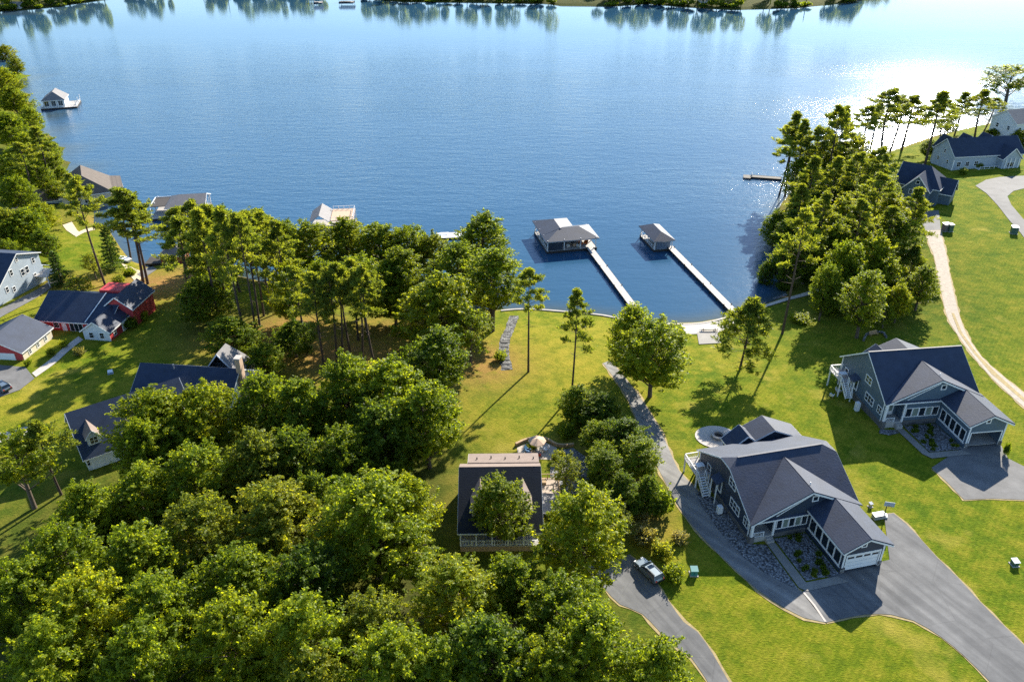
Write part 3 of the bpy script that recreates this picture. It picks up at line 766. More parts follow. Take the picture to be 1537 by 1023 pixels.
for k, cx, cy, r, H, m, lab in [
 ('tall0',1198,262,20,16,GM,'tall leafy tree filling the gap behind the small dock landing'),
 ('tall1',1222,246,22,17,BR,'tall yellow-green tree among the first pines of the point'),
 ('tall0',1252,238,22,17,GM,'tall leafy tree between the middle pines, close to the glitter'),
 ('tall1',1284,234,20,17,OL,'tall olive tree standing against the sun glitter'),
 ('tall0',1242,280,26,17,BR,'sunlit tall tree just below the middle pines of the point'),
 ('tall1',1302,268,22,16,GM,'tall tree in front of the glitter beside the navy hipped roof'),
 ('tall0',1272,292,24,16,DP,'darker tall tree in the upper half of the point')]:
    x, y, rad = crown_at(cx, cy, r, H)
    plant(k, x, y, H, rad*1.05, lab, 'tree', 'trees on the wooded point', m)

SIDE = [
 ('broad0',4,70,16,11,OL,'outermost tree of the side shore, farthest up the lake'),
 ('broad2',22,92,14,10,OL,'thin tree reaching over the water on the side shore'),
 ('broad1',2,118,26,13,BR,'bright tree of the side shore above the floating boathouse'),
 ('broad3',20,148,26,13,BR,'tree of the side shore level with the floating boathouse'),
 ('broad4',45,178,20,11,GM,'waterside tree just below the floating boathouse'),
 ('broad0',10,190,28,14,GM,'tree at the border of the photo below the bright ones'),
 ('broad1',45,222,26,13,BR,'bright crown in the middle of the side shore wood'),
 ('broad2',75,232,20,12,DP,'darker waterside crown above the stone-grey boathouse'),
 ('broad3',18,245,28,13,GM,'crown at the border beside the bright middle crown'),
 ('broad4',58,262,24,11,GM,'crown above the curving lawn path'),
 ('broad0',92,262,14,8,GM,'last low waterside tree before the stone-grey boathouse'),
 ('broad1',25,285,26,11,GM,'crown at the landward edge of the side shore wood'),
 ('broad2',82,284,16,7,BR,'low bright tree between the path and the stone-grey boathouse'),
 ('broad3',38,338,38,12,GM,'large tree behind the grey house at the lawn edge'),
 ('broad4',8,340,30,12,OL,'tree at the border behind the grey house'),
 ('broad0',66,362,22,9,DP,'darker tree between the grey house and the lawn'),
 ('broad1',62,322,22,9,BR,'bright tree by the curve of the lawn'),
 ('broad2',10,378,22,8,GM,'low tree against the ridge of the grey house'),
 ('airy0',122,430,22,7,OL,'loose olive tree right of the small dark spruce'),
 ('airy1',138,395,16,7,OL,'bare thin tree on the lawn below the sand lot'),
]
for k, cx, cy, r, H, m, lab in SIDE:
    x, y, rad = crown_at(cx, cy, r, H)
    plant(k, x, y, H, rad*1.05, lab, 'tree', 'trees on the side shore', m)

for k, bx, by, ty, r, lab in [('spruce0',94,428,376,17,'small dark spruce at the corner of the grey house'),
                              ('spruce1',172,404,338,20,'dark conical spruce on the lawn between the tall pines'),]:
    x, y, H, rad = base_at(bx, by, ty, r); plant(k, x, y, H, rad, lab, 'tree', 'spruces', name='spruce_tree')

SHRUBS = [   # (kind, foot px, py, radius px, height m, foliage, label)
 ('shrub0',872,632,34,4.6,GM,'big rounded bush at the head of the shrub border on the lawn'),
 ('shrub1',905,640,30,4.2,DP,'dark bush beside the big rounded one in the shrub border'),
 ('shrub2',850,655,18,2.6,GM,'small bush casting its shadow on the dry lawn'),
 ('shrub0',930,725,34,4.0,GM,'tall bush midway down the shrub border beside the lane'),
 ('shrub1',985,772,30,4.6,'leaf_deep','round dark evergreen bush touching the lane'),
 ('shrub2',958,775,22,2.8,'leaf_silver','silvery bush in front of the round dark evergreen'),
 ('shrub0',968,812,24,3.0,'leaf_silver','pale tan-green bush above the silver estate car'),
 ('shrub1',992,836,22,2.6,OL,'olive bush right above the silver estate car'),
 ('shrub2',1012,868,20,2.0,GM,'low green bush beside the teal bin'),
 ('shrub0',890,745,24,3.0,DP,'shaded bush behind the gravel pad'),
 ('shrub1',940,690,26,3.4,GM,'leafy bush at the bend of the lane'),
 ('shrub2',1020,812,16,1.6,'leaf_silver','wispy grey shrub on the shaded lawn by the lane'),
 ('shrub0',752,540,13,2.2,GM,'bush at the foot of the leaning trees beside the stone swale'),
 ('shrub1',196,492,14,2.4,DP,'dark bush against the red gable wall'),
 ('shrub2',214,480,12,2.0,GM,'bush at the rear corner of the red gable wall'),
 ('shrub0',96,520,9,1.5,BR,'small bright bush in the bed before the red house door'),
 ('shrub1',78,533,9,1.5,OL,'olive bush along the red garage wall'),
 ('shrub2',120,532,11,1.8,'leaf_silver','silvery bush at the end of the garden path of the red house'),
 ('shrub0',42,548,7,1.3,DP,'clipped dark bush at the corner of the red garage'),
 ('shrub1',180,425,14,2.0,OL,'low olive bush behind the red house roof'),
 ('shrub2',195,412,12,1.8,GM,'green bush at the water side behind the red house'),
 ('shrub0',110,448,16,2.4,DP,'dark bush between the grey house and the red house'),
 ('shrub1',1508,683,6,2.6,DP,'narrow clipped evergreen at the open garage of the slate-blue house'),
 ('shrub2',1322,405,22,3.2,GM,'undergrowth bush below the bright tree on the point'),
 ('shrub0',1360,415,20,3.0,BR,'bright bush at the edge of the point facing the track'),
 ('shrub1',1215,425,20,2.8,DP,'shaded bush along the shore walkway'),
 ('shrub2',1395,440,16,2.4,GM,'bush on the verge of the gravel track'),
 ('shrub0',1178,435,16,2.4,DP,'dark bush at the root of the second pier walkway'),
 ('shrub1',1240,470,22,2.4,GM,'low bush in the tree shade above the slate-blue house'),
 ('shrub2',1200,482,20,2.0,GM,'bush near the foot of the tall leaning pine'),
 ('shrub0',1468,252,8,2.0,DP,'dark foundation bush on the porch side of the grey lakeside house'),
 ('shrub1',1445,262,9,2.2,DP,'dark bush at the gable corner of the grey lakeside house'),
 ('shrub2',1372,296,10,4.0,DP,'round dark bush in front of the navy hipped-roof house'),
 ('shrub0',800,672,12,1.2,BR,'low bright planting inside the curved garden wall'),
 ('shrub1',838,690,14,1.6,OL,'loose olive shrub beside the gravel pad'),
]
for k, bx, by, r, H, m, lab in SHRUBS:
    p = gp(bx, by); w = p.y*math.cos(PIT) + (HC-p.z)*math.sin(PIT)
    plant(k, p.x, p.y, H, r*w/FPX, lab, 'shrub', 'garden and border shrubs', m, name='shrub')
# little plants in the stone beds come with the houses below

# ------------------------------------------------------------------ ground, water, roads
def axis(parts):
    out = []
    for a, b, s in parts: out += list(np.arange(a, b, s))
    return np.array(out + [parts[-1][1]])

def grid(xs, ys):
    gx, gy = np.meshgrid(xs, ys); nx, ny = len(xs), len(ys)
    i = np.arange(nx*ny).reshape(ny, nx)
    F = np.stack([i[:-1,:-1], i[:-1,1:], i[1:,1:], i[1:,:-1]], -1).reshape(-1, 4)
    return gx.ravel(), gy.ravel(), F

def blobs(X, Y, L):
    w = np.zeros(X.shape)
    for px, py, rx, ry, k in L:
        c = gp(px, py); w = np.maximum(w, k*np.exp(-(((X-c.x)/rx)**2 + ((Y-c.y)/ry)**2)))
    return np.clip(w, 0, 1)

gx, gy, gf = grid(axis([(-2600,-400,200),(-400,-150,12),(-150,120,1.25),(120,320,8),(320,2600,190)]),
                  axis([(-300,40,34),(40,225,1.25),(225,420,6),(420,660,40),(660,800,6),(800,1300,50),(1300,4200,290)]))
gz = hgt(gx, gy)
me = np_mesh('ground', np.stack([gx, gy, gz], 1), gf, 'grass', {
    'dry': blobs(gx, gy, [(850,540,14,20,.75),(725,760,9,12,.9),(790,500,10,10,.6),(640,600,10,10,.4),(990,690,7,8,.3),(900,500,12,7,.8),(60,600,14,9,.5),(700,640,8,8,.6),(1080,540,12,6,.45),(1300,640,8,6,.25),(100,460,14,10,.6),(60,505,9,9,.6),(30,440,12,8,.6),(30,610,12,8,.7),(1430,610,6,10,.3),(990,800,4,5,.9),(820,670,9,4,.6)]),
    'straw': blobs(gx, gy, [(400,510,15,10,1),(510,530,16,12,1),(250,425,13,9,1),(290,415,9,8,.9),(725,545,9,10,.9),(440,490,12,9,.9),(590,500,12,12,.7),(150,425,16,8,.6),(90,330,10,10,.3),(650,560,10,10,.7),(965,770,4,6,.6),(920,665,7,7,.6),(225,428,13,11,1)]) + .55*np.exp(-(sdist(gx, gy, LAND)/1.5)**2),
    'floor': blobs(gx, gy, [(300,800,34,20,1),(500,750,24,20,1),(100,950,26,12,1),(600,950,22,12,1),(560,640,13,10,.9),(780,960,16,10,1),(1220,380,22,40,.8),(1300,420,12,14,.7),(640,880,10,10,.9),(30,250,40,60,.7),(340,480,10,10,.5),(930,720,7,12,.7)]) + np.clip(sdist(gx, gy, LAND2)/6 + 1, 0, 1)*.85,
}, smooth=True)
o = bpy.data.objects.new('ground', me); COL.objects.link(o); tag(o, kind='structure')

wx, wy, wf = grid(axis([(-2600,-300,300),(-300,-140,16),(-140,120,3),(120,300,15),(300,2600,300)]), axis([(100,150,50),(150,320,3),(320,680,20),(680,760,8),(760,4200,300)]))
wd = np.minimum(-sdist(wx, wy, LAND), -sdist(wx, wy, LAND2))
me = np_mesh('lake_water', np.stack([wx, wy, np.zeros_like(wx)], 1), wf, 'water', {'shallow': np.clip(1 - wd/6.0, 0, 1)**1.5*.8})
o = bpy.data.objects.new('lake_water', me); COL.objects.link(o); tag(o, kind='structure')

def road(name, left, right, m, dz=.07, step=1.4, verge=True):
    a = smooth_line(gpoly(left), 1.5); b = smooth_line(gpoly(right), 1.5)
    drape(name, [tuple(p) for p in a + b[::-1]], m, dz, step=step)
    if verge:
        strip('verge', a, .55, 'verge', dz-.03, wob=.22); strip('verge', b, .55, 'verge', dz-.03, wob=.22)

# lane from the beach past the first house to its forecourt
road('asphalt_lane', [(905,545),(922,568),(940,595),(952,622),(965,649),(978,680),(993,713),(1024,769),(1056,808),(1091,843),(1137,885),(1179,913),(1207,927),(1239,934)],
     [(916,541),(934,562),(955,588),(968,607),(985,635),(998,660),(1019,706),(1042,730),(1081,780),(1116,818),(1158,857),(1203,888)], 'lane_grey')
# forecourt and driveway
lower = gpoly([(1240,934),(1262,929),(1299,922),(1338,922),(1371,931),(1413,956),(1449,986),(1482,1019),(1520,1060)])
upper = gpoly([(1327,772),(1341,770),(1360,786),(1382,809),(1407,837),(1438,867),(1471,903),(1507,939),(1560,990),(1600,1030)])
lo_s, up_s = smooth_line(lower, 1.5), smooth_line(upper, 1.5)
drape('driveway', [tuple(p) for p in lo_s] + [tuple(p) for p in up_s[::-1]] + gpoly([(1335,840),(1262,856),(1204,888)]), 'asphalt', .075)
strip('verge', lo_s, .55, 'verge', .04, wob=.25); strip('verge', up_s, .45, 'verge', .04, wob=.2)
strip('drain_channel', [tuple(gp(1206,889))[:2], tuple(gp(1222,908))[:2], tuple(gp(1239,933))[:2]], .28, 'pale_concrete', .095)
# second house's driveway
drape('driveway', gpoly([(1398,702),(1420,722),(1447,750),(1490,748),(1537,750),(1600,758),(1600,700),(1537,700),(1513,688),(1500,664),(1450,668)]), 'asphalt_old', .075)
strip('verge', smooth_line(gpoly([(1401,704),(1424,727),(1447,751)]), 1.2), .4, 'verge', .04, wob=.2)
strip('verge', smooth_line(gpoly([(1447,751),(1490,749),(1537,751),(1590,758)]), 1.2), .4, 'verge', .04, wob=.2)
# gravel track up to the lakeside houses
tl = [(1389,345),(1394,365),(1402,385),(1409,420),(1420,470),(1433,496),(1454,526),(1483,561),(1513,590),(1537,611),(1590,655)]
tr = [(1412,345),(1416,365),(1421,385),(1427,420),(1439,470),(1451,502),(1472,534),(1501,561),(1537,590),(1560,610),(1610,645)]
road('gravel_track', tl, tr, 'gravel')
strip('grass_median', [((Vector(gp(*a)) + Vector(gp(*b)))/2)[:2] for a, b in zip(tl[4:], tr[4:])], .7, 'verge', .09, wob=.2)
drape('parking_pad', gpoly([(1380,316),(1409,316),(1412,345),(1389,346),(1384,335)]), 'asphalt_old', .09)
# drive of the grey lakeside house
drape('driveway', gpoly([(1464,279),(1480,290),(1497,308),(1515,331),(1532,350),(1560,390),(1590,390),(1560,350),(1535,328),(1518,308),(1512,295),(1521,287),(1545,281),(1590,280),(1590,262),(1537,264),(1500,266),(1480,270)]), 'asphalt_old', .09)
# lane by the parked estate car
road('asphalt_lane', [(880,845),(905,880),(931,907),(964,921),(1005,963),(1038,987),(1058,1016),(1078,1050)], [(945,832),(968,852),(993,886),(1026,933),(1047,948),(1070,981),(1094,1023),(1112,1050)], 'asphalt')
drape('gravel_pad', gpoly([(826,700),(838,676),(860,672),(885,690),(890,715),(880,745),(850,740),(826,722)]), 'river_rock', .07)
# roads and paths on the red-house side
road('asphalt_lane', [(-40,480),(0,464),(30,448),(60,432),(85,414)], [(-40,500),(5,474),(35,458),(66,440),(92,420)], 'asphalt_old', .08, verge=False)
drape('driveway', gpoly([(-60,560),(0,548),(38,551),(52,568),(30,585),(0,596),(-60,615)]), 'asphalt_old', .08)
road('footpath', [(48,560),(75,540),(98,520),(118,505)], [(54,566),(82,546),(104,526),(125,510)], 'pale_concrete', .08, verge=False)
road('footpath', [(-30,655),(10,648),(40,640),(62,641)], [(-30,670),(10,662),(40,653),(62,647)], 'concrete', .08, verge=False)
road('footpath', [(15,306),(35,300),(62,293),(110,284)], [(18,316),(38,308),(64,302),(112,291)], 'asphalt_old', .09, verge=False)
drape('sand_lot', gpoly([(94,338),(108,333),(116,346),(122,350),(112,354),(100,346)]), 'sand', .08)
road('footpath', [(112,352),(125,345),(142,341)], [(114,356),(127,349),(144,345)], 'sand', .07, verge=False)
drape('sand_lot', gpoly([(182,395),(200,402),(222,410),(205,425),(192,410)]), 'sand', .08)
drape('boat_ramp', gpoly([(205,412),(226,400),(236,404),(216,418)]), 'asphalt_old', .1)
# beach pad between the piers
drape('beach_pad', gpoly([(1022,488),(1048,486),(1080,482),(1112,470),(1122,476),(1095,492),(1076,500),(1030,502)]), 'concrete', .10)
drape('paver_pad', gpoly([(1046,499),(1076,498),(1083,515),(1049,517)]), 'walk_concrete', .13)
# round firepit terrace
fc = gp(1078, 656)
drape('firepit_terrace', [(fc.x + 3.7*math.cos(a*.26) - .2, fc.y + 3.4*math.sin(a*.26)) for a in range(24)], 'pale_concrete', .09, step=.9)

# ------------------------------------------------------------------ buildings (local u = across, v = away, h = up)
class House:
    def __init__(s, name, label, cat, loc, deg, group=None):
        s.o = thing(name, label, cat, loc, R(deg), group); s.trimmb = MB()
    def part(s, name, mb, m, parent=None, label=None):
        o = mb.build(name, m, parent or s.o)
        if label: o['label'] = label
        return o
    def roof(s, pts, m, t=.16, trim=True, name='roof'):
        o = s.part(name, MB().slab(pts, t), m)
        return o
    def edge(s, a, b, h=.22, w=.07):
        s.trimmb.beam(Vector(a) - Vector((0,0,h/2+.03)), Vector(b) - Vector((0,0,h/2+.03)), w, h)
    def finish(s, m='white_paint'):
        if s.trimmb.v: s.part('trim', s.trimmb, m)
    def gable(s, u0, u1, v0, v1, hb, he, hr, ax, wall, roof, ov=.45, hips=(0,0), walls=True, pk=None, sides=(1,1)):
        """gable block; ax = direction of the ridge; hips = length clipped off the ridge at each end (with full hip slope); pk = ridge position across"""
        def P(a, b, h): return (a, b, h) if ax == 'u' else (b, a, h)       # a along ridge, b across
        he, he2 = he if isinstance(he, tuple) else (he, he)
        a0, a1, b0, b1 = (u0, u1, v0, v1) if ax == 'u' else (v0, v1, u0, u1)
        bm = (b0+b1)/2 if pk is None else pk
        if walls:
            pts = [P(a0, b0, hb), P(a0, b1, hb), P(a0, b1, he2-.02)] + ([] if hips[0] else [P(a0, bm, hr-.12)]) + [P(a0, b0, he-.02)]
            w = MB()
            if hips[0] or hips[1]: w.box(min(u0,u1), max(u0,u1), min(v0,v1), max(v0,v1), hb, he-.02)
            else: w.prism(pts, Vector(P(a1, 0, 0)) - Vector(P(a0, 0, 0)))
            s.part('wall', w, wall)
        for k, (be, sg) in enumerate(((b0, -1), (b1, 1))):
            if not sides[k]: continue
            hk = (he, he2)[k]; sl = (hr-hk)/abs(bm-be); bo = be + sg*ov; ho = hk - sl*ov
            A0, A1 = a0-ov, a1+ov
            q = [P(A0, bo, ho), P(A1, bo, ho), P(A1-(hips[1]+ov if hips[1] else 0), bm, hr), P(A0+(hips[0]+ov if hips[0] else 0), bm, hr)]
            n = (Vector(q[1])-Vector(q[0])).cross(Vector(q[2])-Vector(q[1]))
            if n.z < 0: q = q[::-1]
            s.roof(q, roof)
            s.edge(P(A0, bo, ho), P(A1, bo, ho))
            if not hips[0]: s.edge(P(A0, bo, ho), P(A0, bm, hr))
            if not hips[1]: s.edge(P(A1, bo, ho), P(A1, bm, hr))
        for k, (ae, hp, sg) in enumerate(((a0, hips[0], -1), (a1, hips[1], 1))):
            if hp:
                sl0 = (hr-he)/abs(bm-b0); sl1 = (hr-he)/abs(bm-b1); ao = ae + sg*ov
                q = [P(ao, b0-ov, he-sl0*ov), P(ao, b1+ov, he-sl1*ov), P(ae - sg*hp, bm, hr)]
                n = (Vector(q[1])-Vector(q[0])).cross(Vector(q[2])-Vector(q[1]))
                if n.z < 0: q = q[::-1]
                s.roof(q, roof); s.edge(P(ao, b0-ov, he-sl0*ov), P(ao, b1+ov, he-sl1*ov))
    def panel(s, name, c, nrm, w, h, t, m, parent=None, off=0.0):
        """upright board centred at c on a wall facing nrm ('u-','u+','v-','v+')"""
        sg = -1 if nrm[1] == '-' else 1; mb = MB(); a0, a1 = sorted((sg*off, sg*(off+t)))
        if nrm[0] == 'u': mb.box(c[0]+a0, c[0]+a1, c[1]-w/2, c[1]+w/2, c[2]-h/2, c[2]+h/2)
        else: mb.box(c[0]-w/2, c[0]+w/2, c[1]+a0, c[1]+a1, c[2]-h/2, c[2]+h/2)
        return s.part(name, mb, m, parent)
    def window(s, c, nrm, w=1.0, h=1.4, cols=1, rows=2, fr=.12, frame='white_paint', glass='glass', parent=None, name='window'):
        sg = -1 if nrm[1] == '-' else 1; mb = MB(); x = []
        for i in range(cols+1):
            a = -w/2 + i*w/cols; ww = fr if i in (0, cols) else fr*.6; x.append((a-ww/2, a+ww/2, -h/2-fr/2, h/2+fr/2))
        for j in range(rows+1):
            b = -h/2 + j*h/rows; ww = fr if j in (0, rows) else fr*.5
            for i in range(cols): x.append((-w/2+i*w/cols+fr/2.0, -w/2+(i+1)*w/cols-fr/2.0, b-ww/2, b+ww/2))
        for a0, a1, b0, b1 in x:
            d0, d1 = sorted((0, sg*.07))
            if nrm[0] == 'u': mb.box(c[0]+d0, c[0]+d1, c[1]+a0, c[1]+a1, c[2]+b0, c[2]+b1)
            else: mb.box(c[0]+a0, c[0]+a1, c[1]+d0, c[1]+d1, c[2]+b0, c[2]+b1)
        f = s.part(name, mb, frame, parent)
        s.panel('pane', c, nrm, w-.02, h-.02, .03, glass, f)
        return f
    def rail(s, pts, z, h=.95, m='white_paint', step=1.5, name='railing', parent=None, bal=True):
        mb = MB()
        for a, b in zip(pts, pts[1:]):
            a, b = Vector((*a, 0)), Vector((*b, 0)); n = max(1, int((b-a).length/step))
            mb.beam(a + Vector((0,0,z+h)), b + Vector((0,0,z+h)), .1, .07); mb.beam(a + Vector((0,0,z+.12)), b + Vector((0,0,z+.12)), .06, .06)
            for i in range(n+1):
                p = a.lerp(b, i/n); mb.box(p.x-.06, p.x+.06, p.y-.06, p.y+.06, z, z+h+.06)
            if bal:
                k = int((b-a).length/.22)
                for i in range(1, k):
                    p = a.lerp(b, i/k); mb.box(p.x-.02, p.x+.02, p.y-.02, p.y+.02, z+.12, z+h)
        return s.part(name, mb, m, parent)
    def post(s, u, v, z0, z1, w=.22, m='white_paint', name='porch_post'):
        return s.part(name, MB().box(u-w/2, u+w/2, v-w/2, v+w/2, z0, z1), m)
    def world(s, u, v, h=0):
        return Vector(s.o.location) + Matrix.Rotation(s.o.rotation_euler.z, 3, 'Z') @ Vector((u, v, h))

def ranch_house(name, label, loc, deg, wall, W=16.4, D=16.6, eave=3.45, ridge=8.0, fg=(8.3,7.45), g0=9.0, g1=15.0, gv=-8.5, gridge=12.0, base=-1.2, clip=True, roofm='shingle', open_garage=False):
    h = House(name, label, 'house', loc, deg)
    mid = D/2; sl = (ridge-eave)/mid; ov = .4; ho = eave - sl*ov
    cl = 1.35 if clip else 0.0
    jh = ridge - sl*cl
    # walls: body with the porch recess at the front corner, gable ends under the clipped ridge
    e = eave - .02
    def side(u): return [(u, 0, base), (u, D, base), (u, D, e), (u, mid+cl, jh-.12), (u, mid-cl, jh-.12), (u, 0, e)] if clip else [(u, 0, base), (u, D, base), (u, D, e), (u, mid, ridge-.14), (u, 0, e)]
    h.part('wall', MB().prism(side(0), (.25,0,0)), wall)
    h.part('wall', MB().prism(side(W-.25), (.25,0,0)), wall)
    h.part('wall', MB().box(.25, W-.25, D-.25, D, base, e), wall)
    h.part('wall', MB().box(3.55, W-.25, 0, .25, base, e).box(.25, 3.55, 2.0, 2.2, base, e).box(3.55, 3.75, .25, 2.0, base, e), wall)
    h.part('porch_floor', MB().box(.25, 3.55, -.35, 2.0, base, .42), 'concrete')
    h.part('foundation', MB().box(-.06, 0, .3, D, base, .25).box(3.9, g0-.1, -.06, 0, base, .35), 'foundation')
    # main roof
    x0, x1 = -ov, W+ov
    if clip:
        fr = [(x0,-ov,ho), (x1,-ov,ho), (x1,mid-cl,jh), (x1-cl*1.3,mid,ridge), (x0+cl*1.3,mid,ridge), (x0,mid-cl,jh)]
        h.roof(fr, roofm); h.roof([(u, D-v, z) for u, v, z in fr][::-1], roofm)
        h.roof([(x0,mid-cl,jh), (x0+cl*1.3,mid,ridge), (x0,mid+cl,jh)], roofm); h.roof([(x1,mid-cl,jh), (x1,mid+cl,jh), (x1-cl*1.3,mid,ridge)], roofm)
        h.edge((x0,mid-cl,jh), (x0,mid+cl,jh)); h.edge((x1,mid-cl,jh), (x1,mid+cl,jh))
    else:
        h.roof([(x0,-ov,ho), (x1,-ov,ho), (x1,mid,ridge), (x0,mid,ridge)], roofm); h.roof([(x0,mid,ridge), (x1,mid,ridge), (x1,D+ov,ho), (x0,D+ov,ho)], roofm)
    for x in (x0, x1):
        h.edge((x,-ov,ho), (x,mid-cl,jh)); h.edge((x,D+ov,ho), (x,mid+cl,jh))
    h.edge((x0,-ov,ho), (x1,-ov,ho)); h.edge((x0,D+ov,ho), (x1,D+ov,ho))
    h.part('ridge_cap', MB().beam((x0+cl*1.3,mid,ridge+.02), (x1-cl*1.3,mid,ridge+.02), .3, .06), roofm)
    # front gable
    fu, fh = fg; s2 = (fh - eave + .25)/(fu+ov); uR = W + ov; vb = mid*(fh-eave)/(ridge-eave) - .1
    lh = eave - .25; rh = fh - s2*(uR-fu)
    h.roof([(-ov-.05,-.75,lh), (fu,-.75,fh), (fu,vb,fh), (-ov-.05,-.45,lh)][::-1], roofm)
    h.roof([(fu,-.75,fh), (uR+.05,-.75,rh), (uR+.05,-.2,rh), (fu,vb,fh)][::-1], roofm)
    h.edge((-ov-.05,-.75,lh), (fu,-.75,fh), .26); h.edge((fu,-.75,fh), (gridge+.1,-.75,fh-s2*(gridge+.1-fu)), .26)
    h.part('gable', MB().prism([(.1, 0, eave-.45), (W-.2, 0, eave-.45), (W-.2, 0, rh-.1), (fu, 0, fh-.24), (.1, 0, lh-.1)], (0, -.12, 0)), wall)
    tb = MB().beam((3.4,-.16,eave-.25), (g0,-.16,eave-.25), .06, .22).beam((3.6,-.17,eave+.15), (fu+.3,-.17,fh-.95), .05, .16)
    h.part('gable_trim', tb, 'white_paint')
    h.window((fu+1.0, -.12, fh-1.75), 'v-', .85, .85, 1, 1, .16)
    h.part('vent_pipe', MB().cyl(fu+.5, 1.0, fh-.5, fh+.35, .06, n=8), 'white_paint')
    # garage wing
    gh = fh - s2*(gridge-fu) - .06; ge0 = gh - s2*(gridge-g0); ge1 = gh - s2*(g1-gridge)
    h.part('wall', MB().box(g0, g0+.2, gv, -.12, base, ge0-.1), wall)
    h.part('wall', MB().box(g1-.2, g1, gv, 0, base, ge1-.1), wall)
    dw0, dw1, dt = g0+.55, g1-.55, 2.75
    h.part('gable_wall', MB().prism([(g0+.2,gv,dt), (g1-.2,gv,dt), (g1-.2,gv,ge1-.12), (gridge,gv,gh-.15), (g0+.2,gv,ge0-.12)], (0,.2,0)), wall)
    h.part('door_jamb', MB().box(g0+.2, dw0, gv, gv+.2, base, dt-.01), wall); h.part('door_jamb', MB().box(dw1, g1-.2, gv, gv+.2, base, dt-.01), wall)
    h.part('roof', MB().slab([(g0-.6,gv-.5,ge0-.3), (gridge,gv-.5,gh), (gridge,-.2,gh), (g0-.6,1.2,ge0-.3)][::-1], .16), roofm)
    h.part('roof', MB().slab([(gridge,gv-.5,gh), (g1+.9,gv-.5,ge1-.45), (g1+.9,.6,ge1-.45), (gridge,.6,gh)][::-1], .16), roofm)
    h.edge((g0-.6,gv-.5,ge0-.3), (gridge,gv-.5,gh), .24); h.edge((gridge,gv-.5,gh), (g1+.9,gv-.5,ge1-.45), .24)
    h.edge((g0-.6,gv-.5,ge0-.3), (g0-.6,-.2,ge0-.3)); h.edge((g1+.9,gv-.5,ge1-.45), (g1+.9,.6,ge1-.45))
    h.part('ridge_cap', MB().beam((gridge,gv-.5,gh+.02), (gridge,-.3,gh+.02), .3, .06), roofm)
    h.window((gridge-.35, gv, gh-1.25), 'v-', .7, .75, 1, 1, .15)
    if open_garage:
        h.part('garage_floor', MB().box(g0+.2, g1-.2, gv+.2, -.2, .02, .1), 'concrete')
        h.part('garage_interior', MB().box(g0+.2, g1-.2, -2.6, -2.4, .1, dt+.4), 'cream_siding')
    else:
        gd = h.panel('garage_door', ((dw0+dw1)/2, gv+.12, (dt+.1)/2), 'v-', dw1-dw0, dt-.1, .06, 'white_paint')
        for k in range(4):
            u = dw0 + (k+.5)*(dw1-dw0)/4; h.panel('door_light', (u, gv+.06, dt-.5), 'v-', (dw1-dw0)/4-.28, .3, .02, 'black', gd)
        g = MB()
        for k in range(1, 4): g.box(dw0+.05, dw1-.05, gv+.045, gv+.06, .1+k*(dt-.1)/4-.015, .1+k*(dt-.1)/4+.015)
        h.part('door_groove', g, 'grey_siding', gd)
    h.part('door_casing', MB().box(dw0-.18, dw0, gv-.05, gv, 0, dt+.18).box(dw1, dw1+.18, gv-.05, gv, 0, dt+.18).box(dw0, dw1, gv-.05, gv, dt, dt+.18), 'white_paint')
    h.part('corner_board', MB().box(g0-.04, g0+.22, gv-.06, gv-.003, base, ge0-.25), 'white_paint')
    h.part('corner_board', MB().box(g1-.22, g1+.04, gv-.06, gv-.003, base, ge1-.25), 'white_paint')
    h.part('stone_base', MB().box(g0-.12, g0+.5, gv-.14, gv-.065, base, .75).box(g1-.5, g1+.12, gv-.14, gv-.065, base, .75), 'river_rock')
    # strips of tall windows looking on the court
    n = 5; a0, a1 = 3.95, g0-.15; w = (a1-a0)/n
    for k in range(n): h.window((a0+(k+.5)*w, 0, 1.95), 'v-', w-.1, 1.75, 1, 1, .13, glass='lit_glass' if k in (1, 3) else 'glass')
    a0, a1 = gv+.5, -.6; w = (a1-a0)/n
    for k in range(n): h.window((g0, a0+(k+.5)*w, 1.75), 'u-', w-.1, 2.1, 1, 1, .14)
    h.part('sill_board', MB().box(g0-.08, g0, gv+.3, -.3, .45, .6), 'white_paint')
    # porch, entrance and side openings
    h.post(.1, -.3, .35, eave-.45, .34); h.post(3.45, -.3, .35, eave-.45, .26)
    h.part('pier', MB().box(-.25, .45, -.65, .05, base, .75), 'foundation')
    h.rail([(.5,-.3), (2.0,-.3)], .42, .85)
    h.part('step', MB().box(2.3, 3.4, -.75, -.36, base, .22).box(2.3, 3.4, -1.15, -.76, base, .06), 'concrete')
    d = h.panel('front_door', (2.5, 2.0, 1.5), 'v-', 1.0, 2.1, .07, 'white_paint'); h.panel('door_glass', (2.5, 1.93, 1.75), 'v-', .6, 1.2, .02, 'lit_glass', d)
    h.window((1.2, 2.0, 1.75), 'v-', .7, 1.5)
    h.window((0, 1.3, 2.0), 'u-', 1.3, 1.35, 2, 2); h.window((0, 4.7, 1.95), 'u-', 2.7, 1.5, 3, 2, .14)
    h.window((0, 6.2, 5.0), 'u-', 1.9, 1.35, 2, 2, .14)
    d = h.panel('side_door', (0, 9.4, 2.0), 'u-', 1.1, 2.2, .06, 'white_paint'); h.panel('door_glass', (-.06, 9.4, 2.1), 'u-', .7, 1.7, .02, 'glass', d)
    h.part('awning', MB().slab([(-1.25,8.4,3.25), (-1.25,10.4,3.25), (.0,10.4,3.85), (.0,8.4,3.85)][::-1], .12), roofm)
    h.part('awning_post', MB().box(-1.15,-1.0,8.5,8.65,base,3.15), 'white_paint'); h.part('awning_post', MB().box(-1.15,-1.0,10.15,10.3,base,3.15), 'white_paint')
    h.window((0, 13.2, 2.3), 'u-', 1.1, 1.5)
